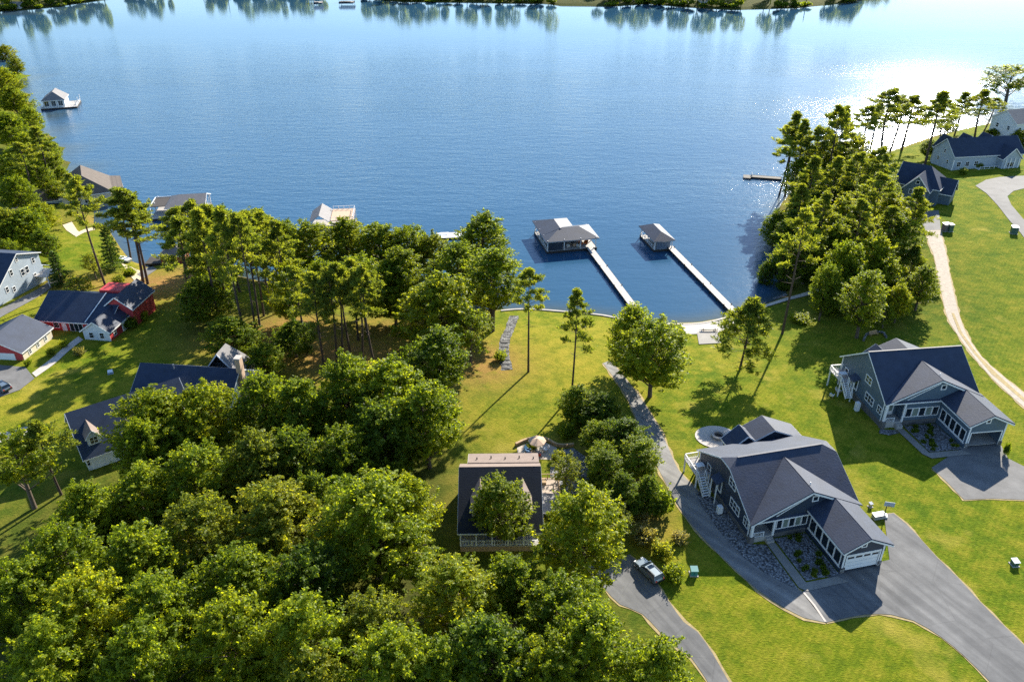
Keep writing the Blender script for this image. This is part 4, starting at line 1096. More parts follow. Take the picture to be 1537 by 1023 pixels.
    for v in (D-.25, .35): h.part('corner_board', MB().box(-.05, -.003, v-.1, v+.14, base, e), 'white_paint')
    # rear wings
    h.gable(W*.43, W*.43+10.6, D, D+3.4, base, 2.9, 5.35, 'v', wall, roofm, .4)
    h.gable(W*.33, W*.33+5, D, D+2.6, base, 2.9, 4.9, 'v', wall, roofm, .35)
    h.finish()
    return h

h1 = ranch_house('ranch_house', 'navy-sided house with white trim and a closed white garage door on the big driveway', (33.4,83.8,6.0), 13.5, 'navy_siding')
h2 = ranch_house('ranch_house', 'slate-blue house with white trim and an open garage, beside the gravel track', (63.6,112.2,5.6), 7.0, 'slate_siding', W=16.6, D=15.4, eave=4.55, ridge=9.9, fg=(8.6,8.55), g0=10.2, g1=16.6, gv=-7.9, gridge=13.4, base=-2.2, clip=False, open_garage=True)

# decks with white stairs at the back corner of both houses
def back_deck(host, label, u, v, zt, w, d):
    k = House('garden_deck', label, 'deck', tuple(host.world(u, v, 0)), math.degrees(host.o.rotation_euler.z))
    k.part('platform', MB().box(0, w, 0, d, zt-.15, zt), 'grey_deck')
    for a in (.1, w-.1):
        for b in (.1, d-.1): k.post(a, b, -3, zt-.15, .2, name='leg')
    k.rail([(0,0), (0,d), (w,d)], zt, 1.0)
    st = MB(); n = 8
    for i in range(n): st.box(.2, 1.3, -.3*(i+1), -.3*i-.02, zt-.25*(i+1)-.05, zt-.25*(i+1)+.03)
    st.beam((.15,0,zt-.1), (.15,-.3*n,zt-.25*n-.1), .06, .3); st.beam((1.35,0,zt-.1), (1.35,-.3*n,zt-.25*n-.1), .06, .3)
    k.part('stair', st, 'white_paint')
    r = MB()
    for x in (.15, 1.35):
        r.beam((x,0,zt+.95), (x,-.3*n,zt-.25*n+.95), .08, .08)
        for i in range(0, n+1, 2): r.box(x-.04, x+.04, -.3*i-.04, -.3*i+.04, zt-.25*i-.2, zt-.25*i+.95)
    k.part('handrail', r, 'white_paint')
    k.part('deck_table', MB().box(.6, 1.9, 1.2, 2.2, zt+.7, zt+.75).box(.7, .8, 1.3, 1.4, zt, zt+.7).box(1.7, 1.8, 2.0, 2.1, zt, zt+.7), 'white_paint')
    return k
back_deck(h1, 'white railed deck with stairs on the back corner of the navy house', -2.3, 12.6, 1.7, 2.3, 4.4)
back_deck(h2, 'white railed deck on the tree side of the slate-blue house', -2.4, 10.6, 2.0, 2.4, 4.2)

def court(h, g, W0, bed, n, seed, which):
    """stone bed, concrete walk and small dark plants in the front court"""
    rr = random.Random(seed)
    L = lambda pts: [tuple(h.world(*p))[:2] for p in pts]
    drape('stone_bed', L(bed), 'stone_bed', .10, step=1.0)
    cx = [p[0] for p in bed]; cy = [p[1] for p in bed]; k = 0; A = np.array(bed)
    for j in range(400):
        if k >= n: break
        u, v = rr.uniform(min(cx), max(cx)), rr.uniform(min(cy), max(cy))
        if sdist(u, v, A)[0] < .5: continue
        k += 1; p = h.world(u, v)
        o = plant('shrub%d' % (k % 3), p.x, p.y, rr.uniform(.5, .8), rr.uniform(.38, .58), f'small dark plant in the stone bed of the {which} house', 'plant', f'small plants in the stone bed of the {which} house', 'leaf_deep', name='bedding_plant')
L1 = lambda pts: [tuple(h1.world(*p))[:2] for p in pts]
drape('concrete_walk', L1([(2.3,-1.2),(3.5,-1.2),(3.6,-9.0),(8.3,-9.0),(9.2,-10.2),(2.9,-10.4),(2.2,-9.6)]), 'walk_concrete', .125, step=1.0)
court(h1, 6, 0, [(3.8,-.4),(8.8,-.4),(8.8,-8.7),(3.8,-8.7)], 20, 3, 'navy')
drape('stone_bed', L1([(-.1,9.3),(-.1,-.6),(2.1,-1.2),(2.0,-9.9),(-.6,-6.6),(-2.2,-2.5),(-3.0,2.5),(-3.1,8.5),(-2.7,11.5),(-1.6,12)]), 'river_rock', .11, step=1.0)
L2 = lambda pts: [tuple(h2.world(*p))[:2] for p in pts]
drape('concrete_walk', L2([(2.3,-1.2),(3.6,-1.2),(3.9,-8.3),(9.6,-8.3),(10.6,-9.6),(3.4,-9.8),(2.6,-8.4)]), 'walk_concrete', .125, step=1.0)
court(h2, 6, 0, [(4.1,-.4),(10.0,-.4),(10.0,-8.1),(4.1,-8.1)], 20, 5, 'slate-blue')
drape('stone_bed', L2([(-.4,-.7),(2.2,-1.3),(2.2,-2.2),(.2,-2.6),(-1.2,-1.8)]), 'river_rock', .07, step=1.0)
tag(MB().box(-1.7,-1.0,6.0,6.7,-.3,.95).build('gas_tank_box', 'white_paint'), 'white utility box standing against the side wall of the navy house', 'utility box').matrix_world = Matrix.Translation(h1.o.location) @ Matrix.Rotation(R(13.5), 4, 'Z')
tag(MB().box(-1.7,-1.0,5.2,5.9,-.9,.8).build('heat_pump', 'white_paint'), 'white heat pump on the shaded lawn by the slate-blue side wall', 'heat pump').matrix_world = Matrix.Translation(h2.o.location) @ Matrix.Rotation(R(7), 4, 'Z')

# cottage with the white porch
c0 = Vector((-7.2,81.6,5.6))
c = House('cottage', 'cottage with black roof, two dormers, white railed front porch and tan rear roof', 'house', c0, 1.0)
c.part('wall', MB().box(0, 11.1, 2.2, 14.2, -1.2, 4.1), 'blue_grey_paint')
c.part('wall', MB().prism([(0,2.2,4.1), (0,14.2,4.1), (0,8.6,7.8)], (.2,0,0)), 'cream_siding'); c.part('wall', MB().prism([(10.9,2.2,4.1), (10.9,14.2,4.1), (10.9,8.6,7.8)], (.2,0,0)), 'cream_siding')
c.roof([(-.25,-.25,3.75), (11.5,-.25,3.75), (11.5,8.7,8.1), (-.25,8.7,8.1)], 'shingle_dark')
c.roof([(-.25,8.7,8.1), (11.5,8.7,8.1), (11.5,11.2,6.7), (-.25,11.2,6.7)], 'shingle_tan')
c.roof([(.9,11.2,6.85), (11.4,11.2,6.85), (11.4,15.0,5.6), (.9,15.0,5.6)], 'shingle_tan')
c.edge((-.25,-.25,3.75), (11.5,-.25,3.75)); c.edge((-.25,-.25,3.75), (-.25,8.7,8.1)); c.edge((11.5,-.25,3.75), (11.5,8.7,8.1)); c.edge((.9,15.0,5.6), (.9,11.2,6.85), .18)
for k in range(5): c.part('roof_vent', MB().cyl(2.2+2.1*k, 12.6+.3*(k % 2), 6.1, 6.75, .09, n=8), 'black')
c.part('porch_floor', MB().box(0, 11.1, 0, 2.2, 1.05, 1.2), 'grey_deck')
c.part('porch_skirt', MB().box(.05, 11.05, .1, .2, -1.2, 1.04), 'timber')
for k in range(6): c.post(.1+2.18*k, .12, 1.2, 3.6, .18)
c.rail([(.1,.12), (11.0,.12)], 1.2, .85); c.rail([(.1,.2), (.1,2.1)], 1.2, .85)
for k in range(4): c.window((1.3+2.75*k, 2.2, 2.75), 'v-', 1.5, 1.0, 2, 1, glass='glass')
fd = c.panel('front_door', (5.3, 2.2, 2.25), 'v-', 1.0, 2.05, .05, 'red')
def dormer(h, u, w, v0, v1, hb, he, hr, wall, roofm, wf='white_paint', group_name='dormer'):
    d = h.part('dormer', MB().prism([(u-w/2,v0,hb), (u+w/2,v0,hb), (u+w/2,v0,he), (u,v0,hr-.1), (u-w/2,v0,he)], (0,v1-v0,0)), wall)
    sl = (hr-he)/(w/2)
    for sg in (-1, 1):
        q = [(u+sg*(w/2+.25),v0-.3,he-sl*.25), (u,v0-.3,hr), (u,v1,hr), (u+sg*(w/2+.25),v1,he-sl*.25)]
        if sg < 0: q = q[::-1]
        h.part('dormer_roof', MB().slab(q[::-1], .1), roofm, d)
        h.part('rake_board', MB().beam(Vector(q[0 if sg > 0 else 3])-Vector((0,0,.12)), Vector((u,v0-.3,hr-.12)), .06, .16), wf, d)
    h.window((u, v0, (hb+he)/2+.1), 'v-', w*.62, (he-hb)*.62, 2, 2, .13, parent=d)
    return d
dormer(c, 2.75, 2.1, 2.0, 7.6, 4.7, 6.35, 7.4, 'cream_siding', 'shingle_tan')
dormer(c, 8.75, 2.1, 2.0, 7.6, 4.7, 6.35, 7.4, 'cream_siding', 'shingle_tan')
c.part('side_roof', MB().slab([(11.15,5.0,2.5), (14.6,5.0,2.2), (14.6,9.5,2.2), (11.15,9.5,2.5)], .14), 'shingle_grey')
c.part('side_deck', MB().box(11.15, 14.6, 9.5, 14.0, 1.35, 1.5), 'deck_wood')
for u, v in ((14.5,5.2), (14.5,9.4)): c.post(u, v, -1, 2.05, .16, 'timber')
c.rail([(14.5,9.6), (14.5,13.9), (11.3,13.9)], 1.5, .9, 'timber', bal=False)
for u, v in ((11.4,9.7),(14.4,13.8),(14.4,9.7),(11.4,13.8)): c.post(u, v, -1, 1.35, .16, 'timber')
c.part('deck_bench', MB().box(12.0, 12.6, 12.4, 13.6, 1.5, 1.95), 'timber')
c.finish()

# curved garden wall and sitting corner behind the cottage
wl = smooth_line([tuple(gp(*p))[:2] for p in ((774,669),(793,661),(817,660),(838,670),(861,669))], .8)
mb = MB()
for a, b in zip(wl, wl[1:]): mb.beam((a.x,a.y,hz(a.x,a.y)+.2), (b.x,b.y,hz(b.x,b.y)+.2), .4, .75)
tag(mb.build('garden_wall', 'timber'), 'curved timber retaining wall around the sitting corner behind the cottage', 'garden wall')
drape('gravel_pad', gpoly([(776,671),(794,664),(817,663),(836,672),(832,690),(778,688)]), 'gravel', .05)
pz = gp(806, 677)
u = thing('patio_umbrella', 'tan parasol open over the sitting corner inside the curved timber wall', 'parasol', pz)
cn = MB(); k = 8
rim = [(1.5*math.cos(i*math.pi/4), 1.5*math.sin(i*math.pi/4), 2.15) for i in range(8)]
cn.add(rim + [(0,0,2.65)] + [(x*.98, y*.98, z-.14) for x, y, z in rim], [(i, (i+1) % 8, 8) for i in range(8)] + [(i, i+9, (i+1) % 8 + 9, (i+1) % 8) for i in range(8)])
cn.build('canopy', 'tan_fabric', u); MB().cyl(0,0,0,2.7,.035,n=8).build('pole', 'white_paint', u); MB().cyl(0,0,0,.1,.3,.25).build('base_plate', 'concrete', u)
def lawn_chair(px, py, m, rz, lab, group='chairs in the sitting corner'):
    t = thing('garden_chair', lab, 'chair', gp(px, py, .03), R(rz), group)
    MB().slab([(-.32,-.3,.46), (.32,-.3,.46), (.32,.32,.40), (-.32,.32,.40)], .07).build('seat', m, t)
    MB().slab([(-.32,.30,.42), (.32,.30,.42), (.32,.62,1.08), (-.32,.62,1.08)], .07).build('backrest', m, t)
    for x in (-.3, .3):
        MB().beam((x,-.3,0), (x,-.25,.62), .06, .06).build('leg', 'timber', t); MB().beam((x,.45,0), (x,.28,.62), .06, .06).build('leg', 'timber', t)
        MB().box(x-.07, x+.07, -.36, .42, .6, .65).build('armrest', m, t)
lawn_chair(793, 679, 'blue', 60, 'blue chair on the lawn side of the tan parasol')
lawn_chair(797, 685, 'blue', 130, 'blue chair nearest the cottage roof under the tan parasol')
lawn_chair(808, 686, 'red', 190, 'red chair in front of the tan parasol')
lawn_chair(818, 677, 'white_paint', 280, 'pale chair on the gravel pad side of the tan parasol')
lawn_chair(803, 688, 'red', 160, 'red chair nearest the tan rear roof of the cottage')
MB_t = thing('low_table', 'round low table between the chairs under the tan parasol', 'table', gp(800, 681, .03))
MB().cyl(0,0,.4,.46,.5,n=16).build('tabletop', 'timber', MB_t); MB().cyl(0,0,0,.4,.12,.08,n=10).build('pedestal', 'black', MB_t)

# ------------------------------------------------------------------ houses on the side shore
def absorb(main, sub):                     # make the parts of SUB parts of MAIN (for wings at another angle)
    ma = Matrix.Translation(main.o.location) @ Matrix.Rotation(main.o.rotation_euler.z, 4, 'Z')
    mb_ = Matrix.Translation(sub.o.location) @ Matrix.Rotation(sub.o.rotation_euler.z, 4, 'Z')
    sub.finish()
    for ch in [x for x in COL.objects if x.parent == sub.o]:
        ch.parent = main.o; ch.matrix_parent_inverse = Matrix.Identity(4); ch.matrix_basis = ma.inverted() @ mb_
    bpy.data.objects.remove(sub.o)

d = House('long_house', 'long dark-roofed house with a pale tan chimney and angled garage wing half hidden by trees', 'house', (-65.3,112.0,5.4), -6.7)
d.gable(0, 17.2, 0, 14, -1, 3.9, 8.4, 'u', 'white_wall', 'shingle_blue')
d.gable(7.5, 15.0, 12, 18, -1, 3.4, 8.2, 'v', 'white_wall', 'shingle_grey', hips=(0, 2.5))
d.gable(14.5, 19.5, 9, 13.5, -1, 3.2, 5.6, 'u', 'white_wall', 'shingle_grey', hips=(0, 2))
d.gable(9.0, 13.4, -1.8, 5.5, -1, 3.9, 6.6, 'v', 'cream_siding', 'shingle_grey')
d.window((11.2, -1.8, 4.3), 'v-', 1.2, 1.3, 2, 2)
ch = d.part('chimney', MB().box(17.3, 18.2, 6.3, 7.5, -1, 10.6), 'tan_fabric'); d.part('chimney_cap', MB().box(17.2, 18.3, 6.2, 7.6, 10.6, 10.85), 'pale_concrete', ch)
for v in (3.5, 10.5): d.window((17.2, v, 2.4), 'u+', 1.2, 1.4, 2, 2)
for u in (1.8, 4.2, 6.6): d.window((u, 0, 2.3), 'v-', 1.2, 1.4, 2, 2)
d.part('vent_pipe', MB().cyl(6.0, 6.3, 7.6, 8.9, .12, n=8), 'metal_grey')
w = House('wing', None, None, (-71.4+4.3,105.2-5.6,5.3), 37.0)
w.gable(0, 17, 0, 12.4, -1, 3.0, 8.0, 'u', 'white_wall', 'shingle_blue')
g = w.panel('garage_door', (2.4, 0, 1.25), 'v-', 3.6, 2.5, .06, 'white_paint')
w.window((.25, 0, 1.7), 'v-', .0+.5, 1.1); w.window((6.8, 0, 1.8), 'v-', 1.2, 1.3, 2, 2)
dormer(w, 2.0, 1.9, 1.1, 4.6, 3.6, 5.6, 6.7, 'white_wall', 'shingle_tan')
w.part('vent_pipe', MB().cyl(12.5, 5.6, 7.0, 8.4, .12, n=8), 'metal_grey')
absorb(d, w); d.finish()

r = House('red_house', 'red house with dark roof, white windows and a pale gabled front wing', 'house', (-100.2,147.9,4.1), -6.0)
r.gable(0, 16, 0, 13.6, -1, 2.95, 6.2, 'u', 'red_siding', 'shingle_blue')
r.part('cross_gutter', MB().beam((11.2,-.5,2.95), (12.6,6.8,6.35), .18, .12), 'white_paint')
r.part('clerestory', MB().box(10.5, 15.5, 7.6, 11.5, 4.2, 6.5), 'red_siding')
r.window((4.2, 0, 1.7), 'v-', 1.2, 1.3, 1, 2); r.window((8.6, 0, 1.45), 'v-', 2.9, 2.1, 3, 1)
r.panel('front_door', (5.9, 0, 1.1), 'v-', 1.0, 2.1, .06, 'white_paint')
r.part('terrace', MB().box(-1.2, 11.6, -2.4, -.05, -1, .12), 'concrete')
r.gable(12.2, 17.9, -3.2, 6.2, -1, 2.9, 4.9, 'v', 'red_siding', 'shingle')
r.part('front_cladding', MB().prism([(12.2,-3.21,-.6),(17.9,-3.21,-.6),(17.9,-3.21,2.75),(15.05,-3.21,4.6),(12.2,-3.21,2.75)], (0,-.05,0)), 'white_wall')
r.window((13.9, -3.26, 1.6), 'v-', 1.0, 1.3, 1, 2); r.window((16.2, -3.26, 1.6), 'v-', 1.0, 1.3, 1, 2)
r.gable(13.0, 19.2, 4.2, 12.8, -1, 4.5, 6.9, 'v', 'red_siding', 'shingle')
r.panel('patio_door', (17.9, 2.5, 1.2), 'u+', 2.4, 2.2, .06, 'white_paint'); r.window((17.9, -1.4, 1.5), 'u+', .9, 1.3)
r.finish()
r = House('red_garage', 'detached red garage with grey roof and a cream wall of three small windows', 'garage', (-106.9,135.2,4.2), -5.0)
r.gable(0, 10.9, 0, 9.6, -1, 3.0, 5.6, 'v', 'red_siding', 'shingle')
r.part('side_cladding', MB().box(10.901, 10.95, .05, 9.55, -.9, 2.85), 'cream_siding')
for v in (2.2, 4.8, 7.4): r.window((10.95, v, 1.6), 'u+', .8, .9)
g = r.panel('garage_door', (7.0, 0, 1.15), 'v-', 4.6, 2.3, .06, 'white_paint'); r.panel('garage_door', (2.6, 0, 1.15), 'v-', 2.6, 2.3, .06, 'white_paint')
r.finish()
r = House('grey_house', 'tall pale grey house with navy roof and scattered small windows on its gable wall', 'house', (-128.9,161.0,4.0), -8.0)
r.gable(0, 14, 0, 16, -2, (3.6, 6.6), 9.2, 'u', 'grey_siding', 'shingle_blue', pk=9.0)
for v, z, w_, h_ in ((9.0,7.6,.8,.8),(3.6,2.6,.9,1.3),(6.3,5.6,.9,1.4),(9.6,4.2,1.1,1.6),(11.1,4.2,1.1,1.6),(13.8,5.4,.9,1.3),(5.6,1.8,.9,1.2),(13,1.8,.9,1.2)): r.window((14, v, z), 'u+', w_, h_, 1, 2)
r.part('back_deck', MB().box(13.0, 17.5, 12.5, 17, 1.7, 1.85), 'grey_deck'); r.rail([(13.2,17), (17.4,17), (17.4,12.6)], 1.85, .9, bal=False)
for v in (12.7, 16.8): r.post(17.3, v, -2, 1.7, .2, name='deck_post')
r.finish()

# lakeside houses beyond the gravel track
p3 = gp(1428, 256)
r = House('lakeside_house', 'grey-blue lakeside house with a white gabled porch at the end of the paved drive', 'house', p3 + Vector((0,0,.1)), 9.0)
print('h3', p3, gp(1462, 256), gp(1530, 245), gp(1340, 285))
r.gable(0, 25, 0, 11, -1.5, 4.9, 9.2, 'u', 'grey_siding', 'shingle_blue')
r.gable(16, 22.5, -2.6, 5, -1.5, 4.2, 7.4, 'v', 'grey_siding', 'shingle_blue')
for u in (1, 8.5, 16): r.gable(u, u+5.5, 9, 13, -1.5, 5, 8.6, 'v', 'grey_siding', 'shingle_blue')
for k in range(4): r.post(17 + 1.6*k, -2.8, -1, 4.0, .25)
r.rail([(9,-1.6), (16,-1.6)], .3, .9, bal=False); r.part('porch_floor', MB().box(8.5, 16, -1.8, 0, -1, .3), 'white_paint')
for k in range(3): r.window((2.0+3.2*k, 0, 1.9), 'v-', 1.4, 1.6, 2, 2)
for v, z in ((3, 2), (8, 2), (5.5, 5)): r.window((0, v, z), 'u-', 1, 1.3)
r.window((19.2, -2.6, 1.8), 'v-', 2.6, 1.6, 3, 1)
r.part('corner_board', MB().box(-.06, -.003, -.05, .25, -1.5, 3.5).box(-.05,.2,-.06,-.003,-1.5,3.5), 'white_paint')
r.finish()
p4 = gp(1338, 300)
r = House('lakeside_house', 'blue-grey house with a many-hipped navy roof tucked behind the wooded point', 'house', p4 + Vector((0,0,0)), -38.0)
r.gable(0, 12, 0, 11, -1.5, 6.0, 10.6, 'u', 'slate_siding', 'shingle_blue', hips=(0, 4.5))
r.gable(3, 10, -3, 6, -1.5, 5.8, 9.6, 'v', 'slate_siding', 'shingle_blue')
r.gable(1, 7, 7, 14, -1.5, 5.6, 9.2, 'v', 'slate_siding', 'shingle_blue', hips=(0, 2.5))
r.gable(9, 15, 3, 9, -1.5, 4.4, 7.8, 'u', 'slate_siding', 'shingle_blue')
for u in (4.6, 6.5, 8.4): r.window((u, -3, 1.8), 'v-', 1.2, 1.5, 1, 2)
r.window((6.5, -3, 7.6), 'v-', 1, 1, 1, 1); r.window((5.2, -3, 4.6), 'v-', 1, 1.3, 1, 2); r.window((7.8, -3, 4.6), 'v-', 1, 1.3, 1, 2)
for v in (2.5, 7.5): r.window((0, v, 1.9), 'u-', 1.1, 1.5, 1, 2)
for u in (3.2, 9.8): r.post(u, -3.2, -1, 3.3, .22)
r.finish()
p5 = gp(1521, 218)
r = House('tall_house', 'tall pale house at the lake edge, cut off by the border of the photo', 'house', p5 + Vector((-1,0,0)), 18.0)
r.gable(0, 14, 0, 11, -1.5, 8.0, 11.5, 'u', 'white_wall', 'shingle_grey')
for v, z in ((3, 2), (8, 2), (3, 5.5), (8, 5.5)): r.window((0, v, z), 'u-', 1.1, 1.5, 1, 2)
for u in (2, 5, 8): r.window((u, 0, 5.5), 'v-', 1.1, 1.5, 1, 2)
r.finish()

# ------------------------------------------------------------------ piers and boathouses
def pier(label, a, b, w, z=.85, n=11, seed=1):
    a, b = Vector((*a, 0)), Vector((*b, 0)); t = thing('pier', label, 'pier', (a.x, a.y, 0))
    d = b - a; L = d.length; t.rotation_euler.z = math.atan2(d.y, d.x)
    m = MB(); k = int(L/.42)
    for i in range(k): m.box(i*L/k+.012, (i+1)*L/k-.012, -w/2 + random.uniform(-.015,.015), w/2, z-.06, z + random.uniform(-.006,.006))
    m.build('decking', 'grey_deck', t)
    for s in (-1, 1): MB().box(0, L, s*w/2-.07*(s > 0), s*w/2+.07*(s < 0), z-.36, z-.065).build('stringer', 'dark_wood', t)
    for i in range(n):
        for s in (-1, 1):
            x = L*(i+.3)/n; MB().cyl(x, s*(w/2+.09), -2, z + (.3 if i % 3 == 0 else .02), .12, n=8).build('piling', 'dark_wood', t)
    return t

def boathouse(name, label, loc, deg, W, D, z=.6, posts=((0,0),(1,0),(0,1),(1,1),(.5,0),(0,.5),(1,.5)), ph=3.4, deckm='grey_deck'):
    h = House(name, label, 'boathouse', (*loc[:2], 0), deg)
    h.part('platform', MB().box(0, W, 0, D, z-.18, z), deckm)
    h.part('rim_board', MB().box(-.05, 0, 0, D, z-.55, z+.05).box(W, W+.05, 0, D, z-.55, z+.05).box(-.05, W+.05, -.05, 0, z-.55, z+.05).box(-.05, W+.05, D, D+.05, z-.55, z+.05), 'dark_wood')
    for i in range(4):
        for v in (.3, D/2, D-.3): h.part('piling', MB().cyl(.3 + i*(W-.6)/3, v, -2, z-.18, .15, n=8), 'dark_wood')
    for a, b in posts: h.post(.25 + a*(W-.5), .25 + b*(D-.5), z, ph, .22, name='post')
    return h

b = boathouse('boathouse', 'larger boathouse on the pier, with an L-shaped charcoal roof and orange lounge seats', (9.4,198.1), 12, 14.0, 14.6,
    posts=((0,0),(.34,0),(.68,0),(1,0),(0,.3),(0,.62),(0,1),(.64,1),(.64,.66),(1,.66),(1,.33)), ph=3.7)
b.gable(.1, 14.1, .2, 9.6, 0, 3.62, 5.3, 'u', 'black', 'shingle', .45, hips=(4.7, 4.0), walls=False)
b.gable(.1, 9.4, 4.9, 15.6, 0, 3.65, 5.34, 'v', 'black', 'shingle', .45, hips=(0, 4.2), walls=False)
b.part('wall', MB().box(.5, 4.4, .5, .65, .6, 3.4).box(4.25, 4.4, .65, 9, .6, 3.4), 'navy_siding')
b.part('boat_slip', MB().box(4.9, 9.0, 6.5, 14.9, .605, .63), 'black')
b.rail([(0.1,.3), (.1,14.3), (4.6,14.3)], .6, .95, 'white_paint', bal=False)
b.part('storage_wall', MB().box(9.2, 13.6, 9.0, 9.2, .6, 3.3), 'blue_grey_paint')
b.finish('metal_grey')
def lounge(host, u, v, m, lab, rz=0, zz=.6):
    p = host.world(u, v, zz); t = thing('lounge_seat', lab, 'lounge seat', p, R(rz), 'seats on the larger boathouse')
    MB().box(-.5, .5, -.45, .45, .12, .42).build('seat', m, t); MB().slab([(-.5,.35,.4),(.5,.35,.4),(.5,.6,1.0),(-.5,.6,1.0)], .14).build('backrest', m, t)
    for x in (-.56, .5): MB().box(x, x+.06, -.45, .5, .1, .62).build('armrest', 'timber', t)
    for x in (-.45, .45):
        for y in (-.4, .4): MB().box(x-.04, x+.04, y-.04, y+.04, 0, .12).build('leg', 'black', t)
lounge(b, 10.4, 3.2, 'orange', 'orange lounge seat in the open bay of the larger boathouse', 20)
lounge(b, 11.9, 3.4, 'orange', 'orange lounge seat nearest the pier end in the larger boathouse', -20)
lounge(b, 6.6, 2.2, 'white_paint', 'white lounge seat beside the dark wall of the larger boathouse', 170)
lounge(b, 8.3, 2.4, 'tan_fabric', 'tan lounge seat in the middle bay of the larger boathouse', 190)
lounge(b, 9.4, 1.6, 'white_paint', 'white lounge seat at the front edge of the larger boathouse', 150)
s = boathouse('boathouse', 'smaller boathouse on the second pier, with a single hipped charcoal roof', (38.4,199.2), 12, 5.4, 11.0, posts=((0,0),(1,0),(0,1),(1,1),(0,.5),(1,.5)), ph=3.4)
s.gable(.05, 5.35, .1, 11.2, 0, 3.4, 4.75, 'v', 'black', 'shingle', .4, hips=(2.6, 2.6), walls=False)
s.part('wall', MB().box(.9, 4.7, .5, .65, .6, 3.2).box(4.75, 4.9, .7, 6, .6, 3.2), 'blue_grey_paint')
s.rail([(.1,.6), (.1,10.8), (5.2,10.8)], .6, .9, 'white_paint', bal=False)
s.finish('metal_grey')
boat = thing('motorboat', 'white motorboat moored inside the smaller boathouse', 'boat', s.world(2.3, 5.6, .68), R(12), None)
hm = MB(); sec = [(-2.6,.75),(-1.2,.85),(.4,.82),(1.6,.55),(2.5,.06)]
rings = [[(-w_, y, .75), (-w_*.8, y, .15), (0, y, 0), (w_*.8, y, .15), (w_, y, .75)] for y, w_ in sec]
hm.add([p for q in rings for p in q], [(5*i+k, 5*i+k+1, 5*i+k+6, 5*i+k+5) for i in range(4) for k in range(4)] + [(0,1,2,3,4), tuple(5*i for i in range(5)) + tuple(5*i+4 for i in range(4,-1,-1))])
hm.build('hull', 'white_paint', boat); MB().slab([(-.5,.5,.8),(.5,.5,.8),(.4,.75,1.25),(-.4,.75,1.25)], .04).build('windscreen', 'glass', boat)
MB().box(-.55,.55,-1.6,-1.1,.76,1.1).build('seat', 'tan_fabric', boat); MB().box(-.2,.2,-2.95,-2.6,.2,1.1).build('outboard_motor', 'black', boat)
pier('pale wooden pier leading to the larger boathouse', (21.0,201.0), (29.9,158.8), 1.75)
pier('pale wooden pier leading to the smaller boathouse', (43.0,201.6), (52.0,160.0), 1.75)

q = un(62, 166)
r = boathouse('floating_boathouse', 'lone white boathouse standing out in the water off the side shore', q, 18, 14.5, 13)
r.gable(1.2, 9.8, 1.0, 11.5, .6, 4.2, 7.0, 'v', 'white_wall', 'shingle_grey', .5, hips=(3, 0))
r.rail([(.2,.2), (14.2,.2), (14.2,12.8)], .6, .9, bal=False)
for k in range(3): r.window((2.6 + 2.8*k, 1.0, 2.4), 'v-', 1.8, 2.2, 2, 1)
r.finish()
r = House('lake_boathouse', 'large stone-grey roofed boathouse with a white end porch at the tip of the side shore', 'boathouse', (-136.5,231.0,.3), 27)
r.part('platform', MB().box(-8, 17.5, -1.5, 18, -1.8, .25), 'concrete')
r.gable(0, 13.5, 0, 16, .25, 4.3, 8.4, 'v', 'cream_siding', 'shingle_brown', .8, hips=(4.5, 0))
r.gable(-8, 1.5, 2, 12, .25, 3.2, 5.4, 'v', 'grey_siding', 'shingle_brown', .7, hips=(2.5, 2.5))
r.rail([(13.8,-1.2), (17.2,-1.2), (17.2,17.5)], .25, 1.0, bal=False)
for v in (.5, 5.5, 10.5, 15.5): r.post(16.8, v, .25, 3.4, .25)
r.part('porch_roof', MB().slab([(13.4,-.5,4.0), (17.4,-.5,3.4), (17.4,16.5,3.4), (13.4,16.5,4.0)], .15), 'shingle_brown')
for v in (3, 8, 13): r.window((13.5, v, 2.0), 'u+', 1.8, 2.2, 2, 2)
for u in (2.5, 6.7, 11): r.window((u, 0, 2.0), 'v-', 1.6, 1.8, 2, 2)
r.finish()
q = un(228, 332)
r = boathouse('boathouse', 'wide grey-roofed boathouse on white posts beside the grove', (q[0], q[1]), 10, 15.5, 11.5, ph=3.8)
r.gable(4.6, 15.2, .6, 11, 0, 3.8, 5.8, 'u', 'grey_siding', 'shingle_grey', .5, hips=(3.2, 0), walls=False)
r.part('roof_terrace', MB().box(-.4, 4.4, 3, 11.2, 3.2, 3.4), 'dark_wood'); r.part('terrace_edge', MB().box(-.5, 4.5, 11.2, 11.35, 3.15, 3.6).box(-.55,-.4,3,11.2,3.15,3.6), 'white_paint')
r.part('brace', MB().beam((15.1,1,3.6), (15.1,3.4,.8), .15, .15).beam((15.1,10.6,3.6), (15.1,8.2,.8), .15, .15), 'white_paint')
r.part('swim_ramp', MB().slab([(4.5,-4.5,.15),(8.5,-4.5,.15),(8.5,-.1,.5),(4.5,-.1,.5)], .2), 'blue')
r.finish()
q = un(466, 352)
r = boathouse('boathouse', 'boathouse with a flat pinkish roof terrace mostly hidden behind lakeside trees', q, 6, 12.5, 10, ph=3.6)
r.gable(.3, 5.6, .4, 9.6, 0, 3.7, 5.6, 'v', 'white_wall', 'shingle_grey', .4, walls=False)
r.part('roof_terrace', MB().box(5.9, 12.3, .3, 9.7, 3.6, 3.8), 'tan_fabric'); r.rail([(6.0,9.6), (12.2,9.6), (12.2,.4), (6,.4)], 3.8, .95, bal=False)
r.finish()
q = un(656, 360)
r = boathouse('floating_dock', 'white floating dock showing between lakeside tree crowns', q, 6, 7.5, 4, z=.5, posts=(), deckm='white_paint'); r.o['category'] = 'dock'
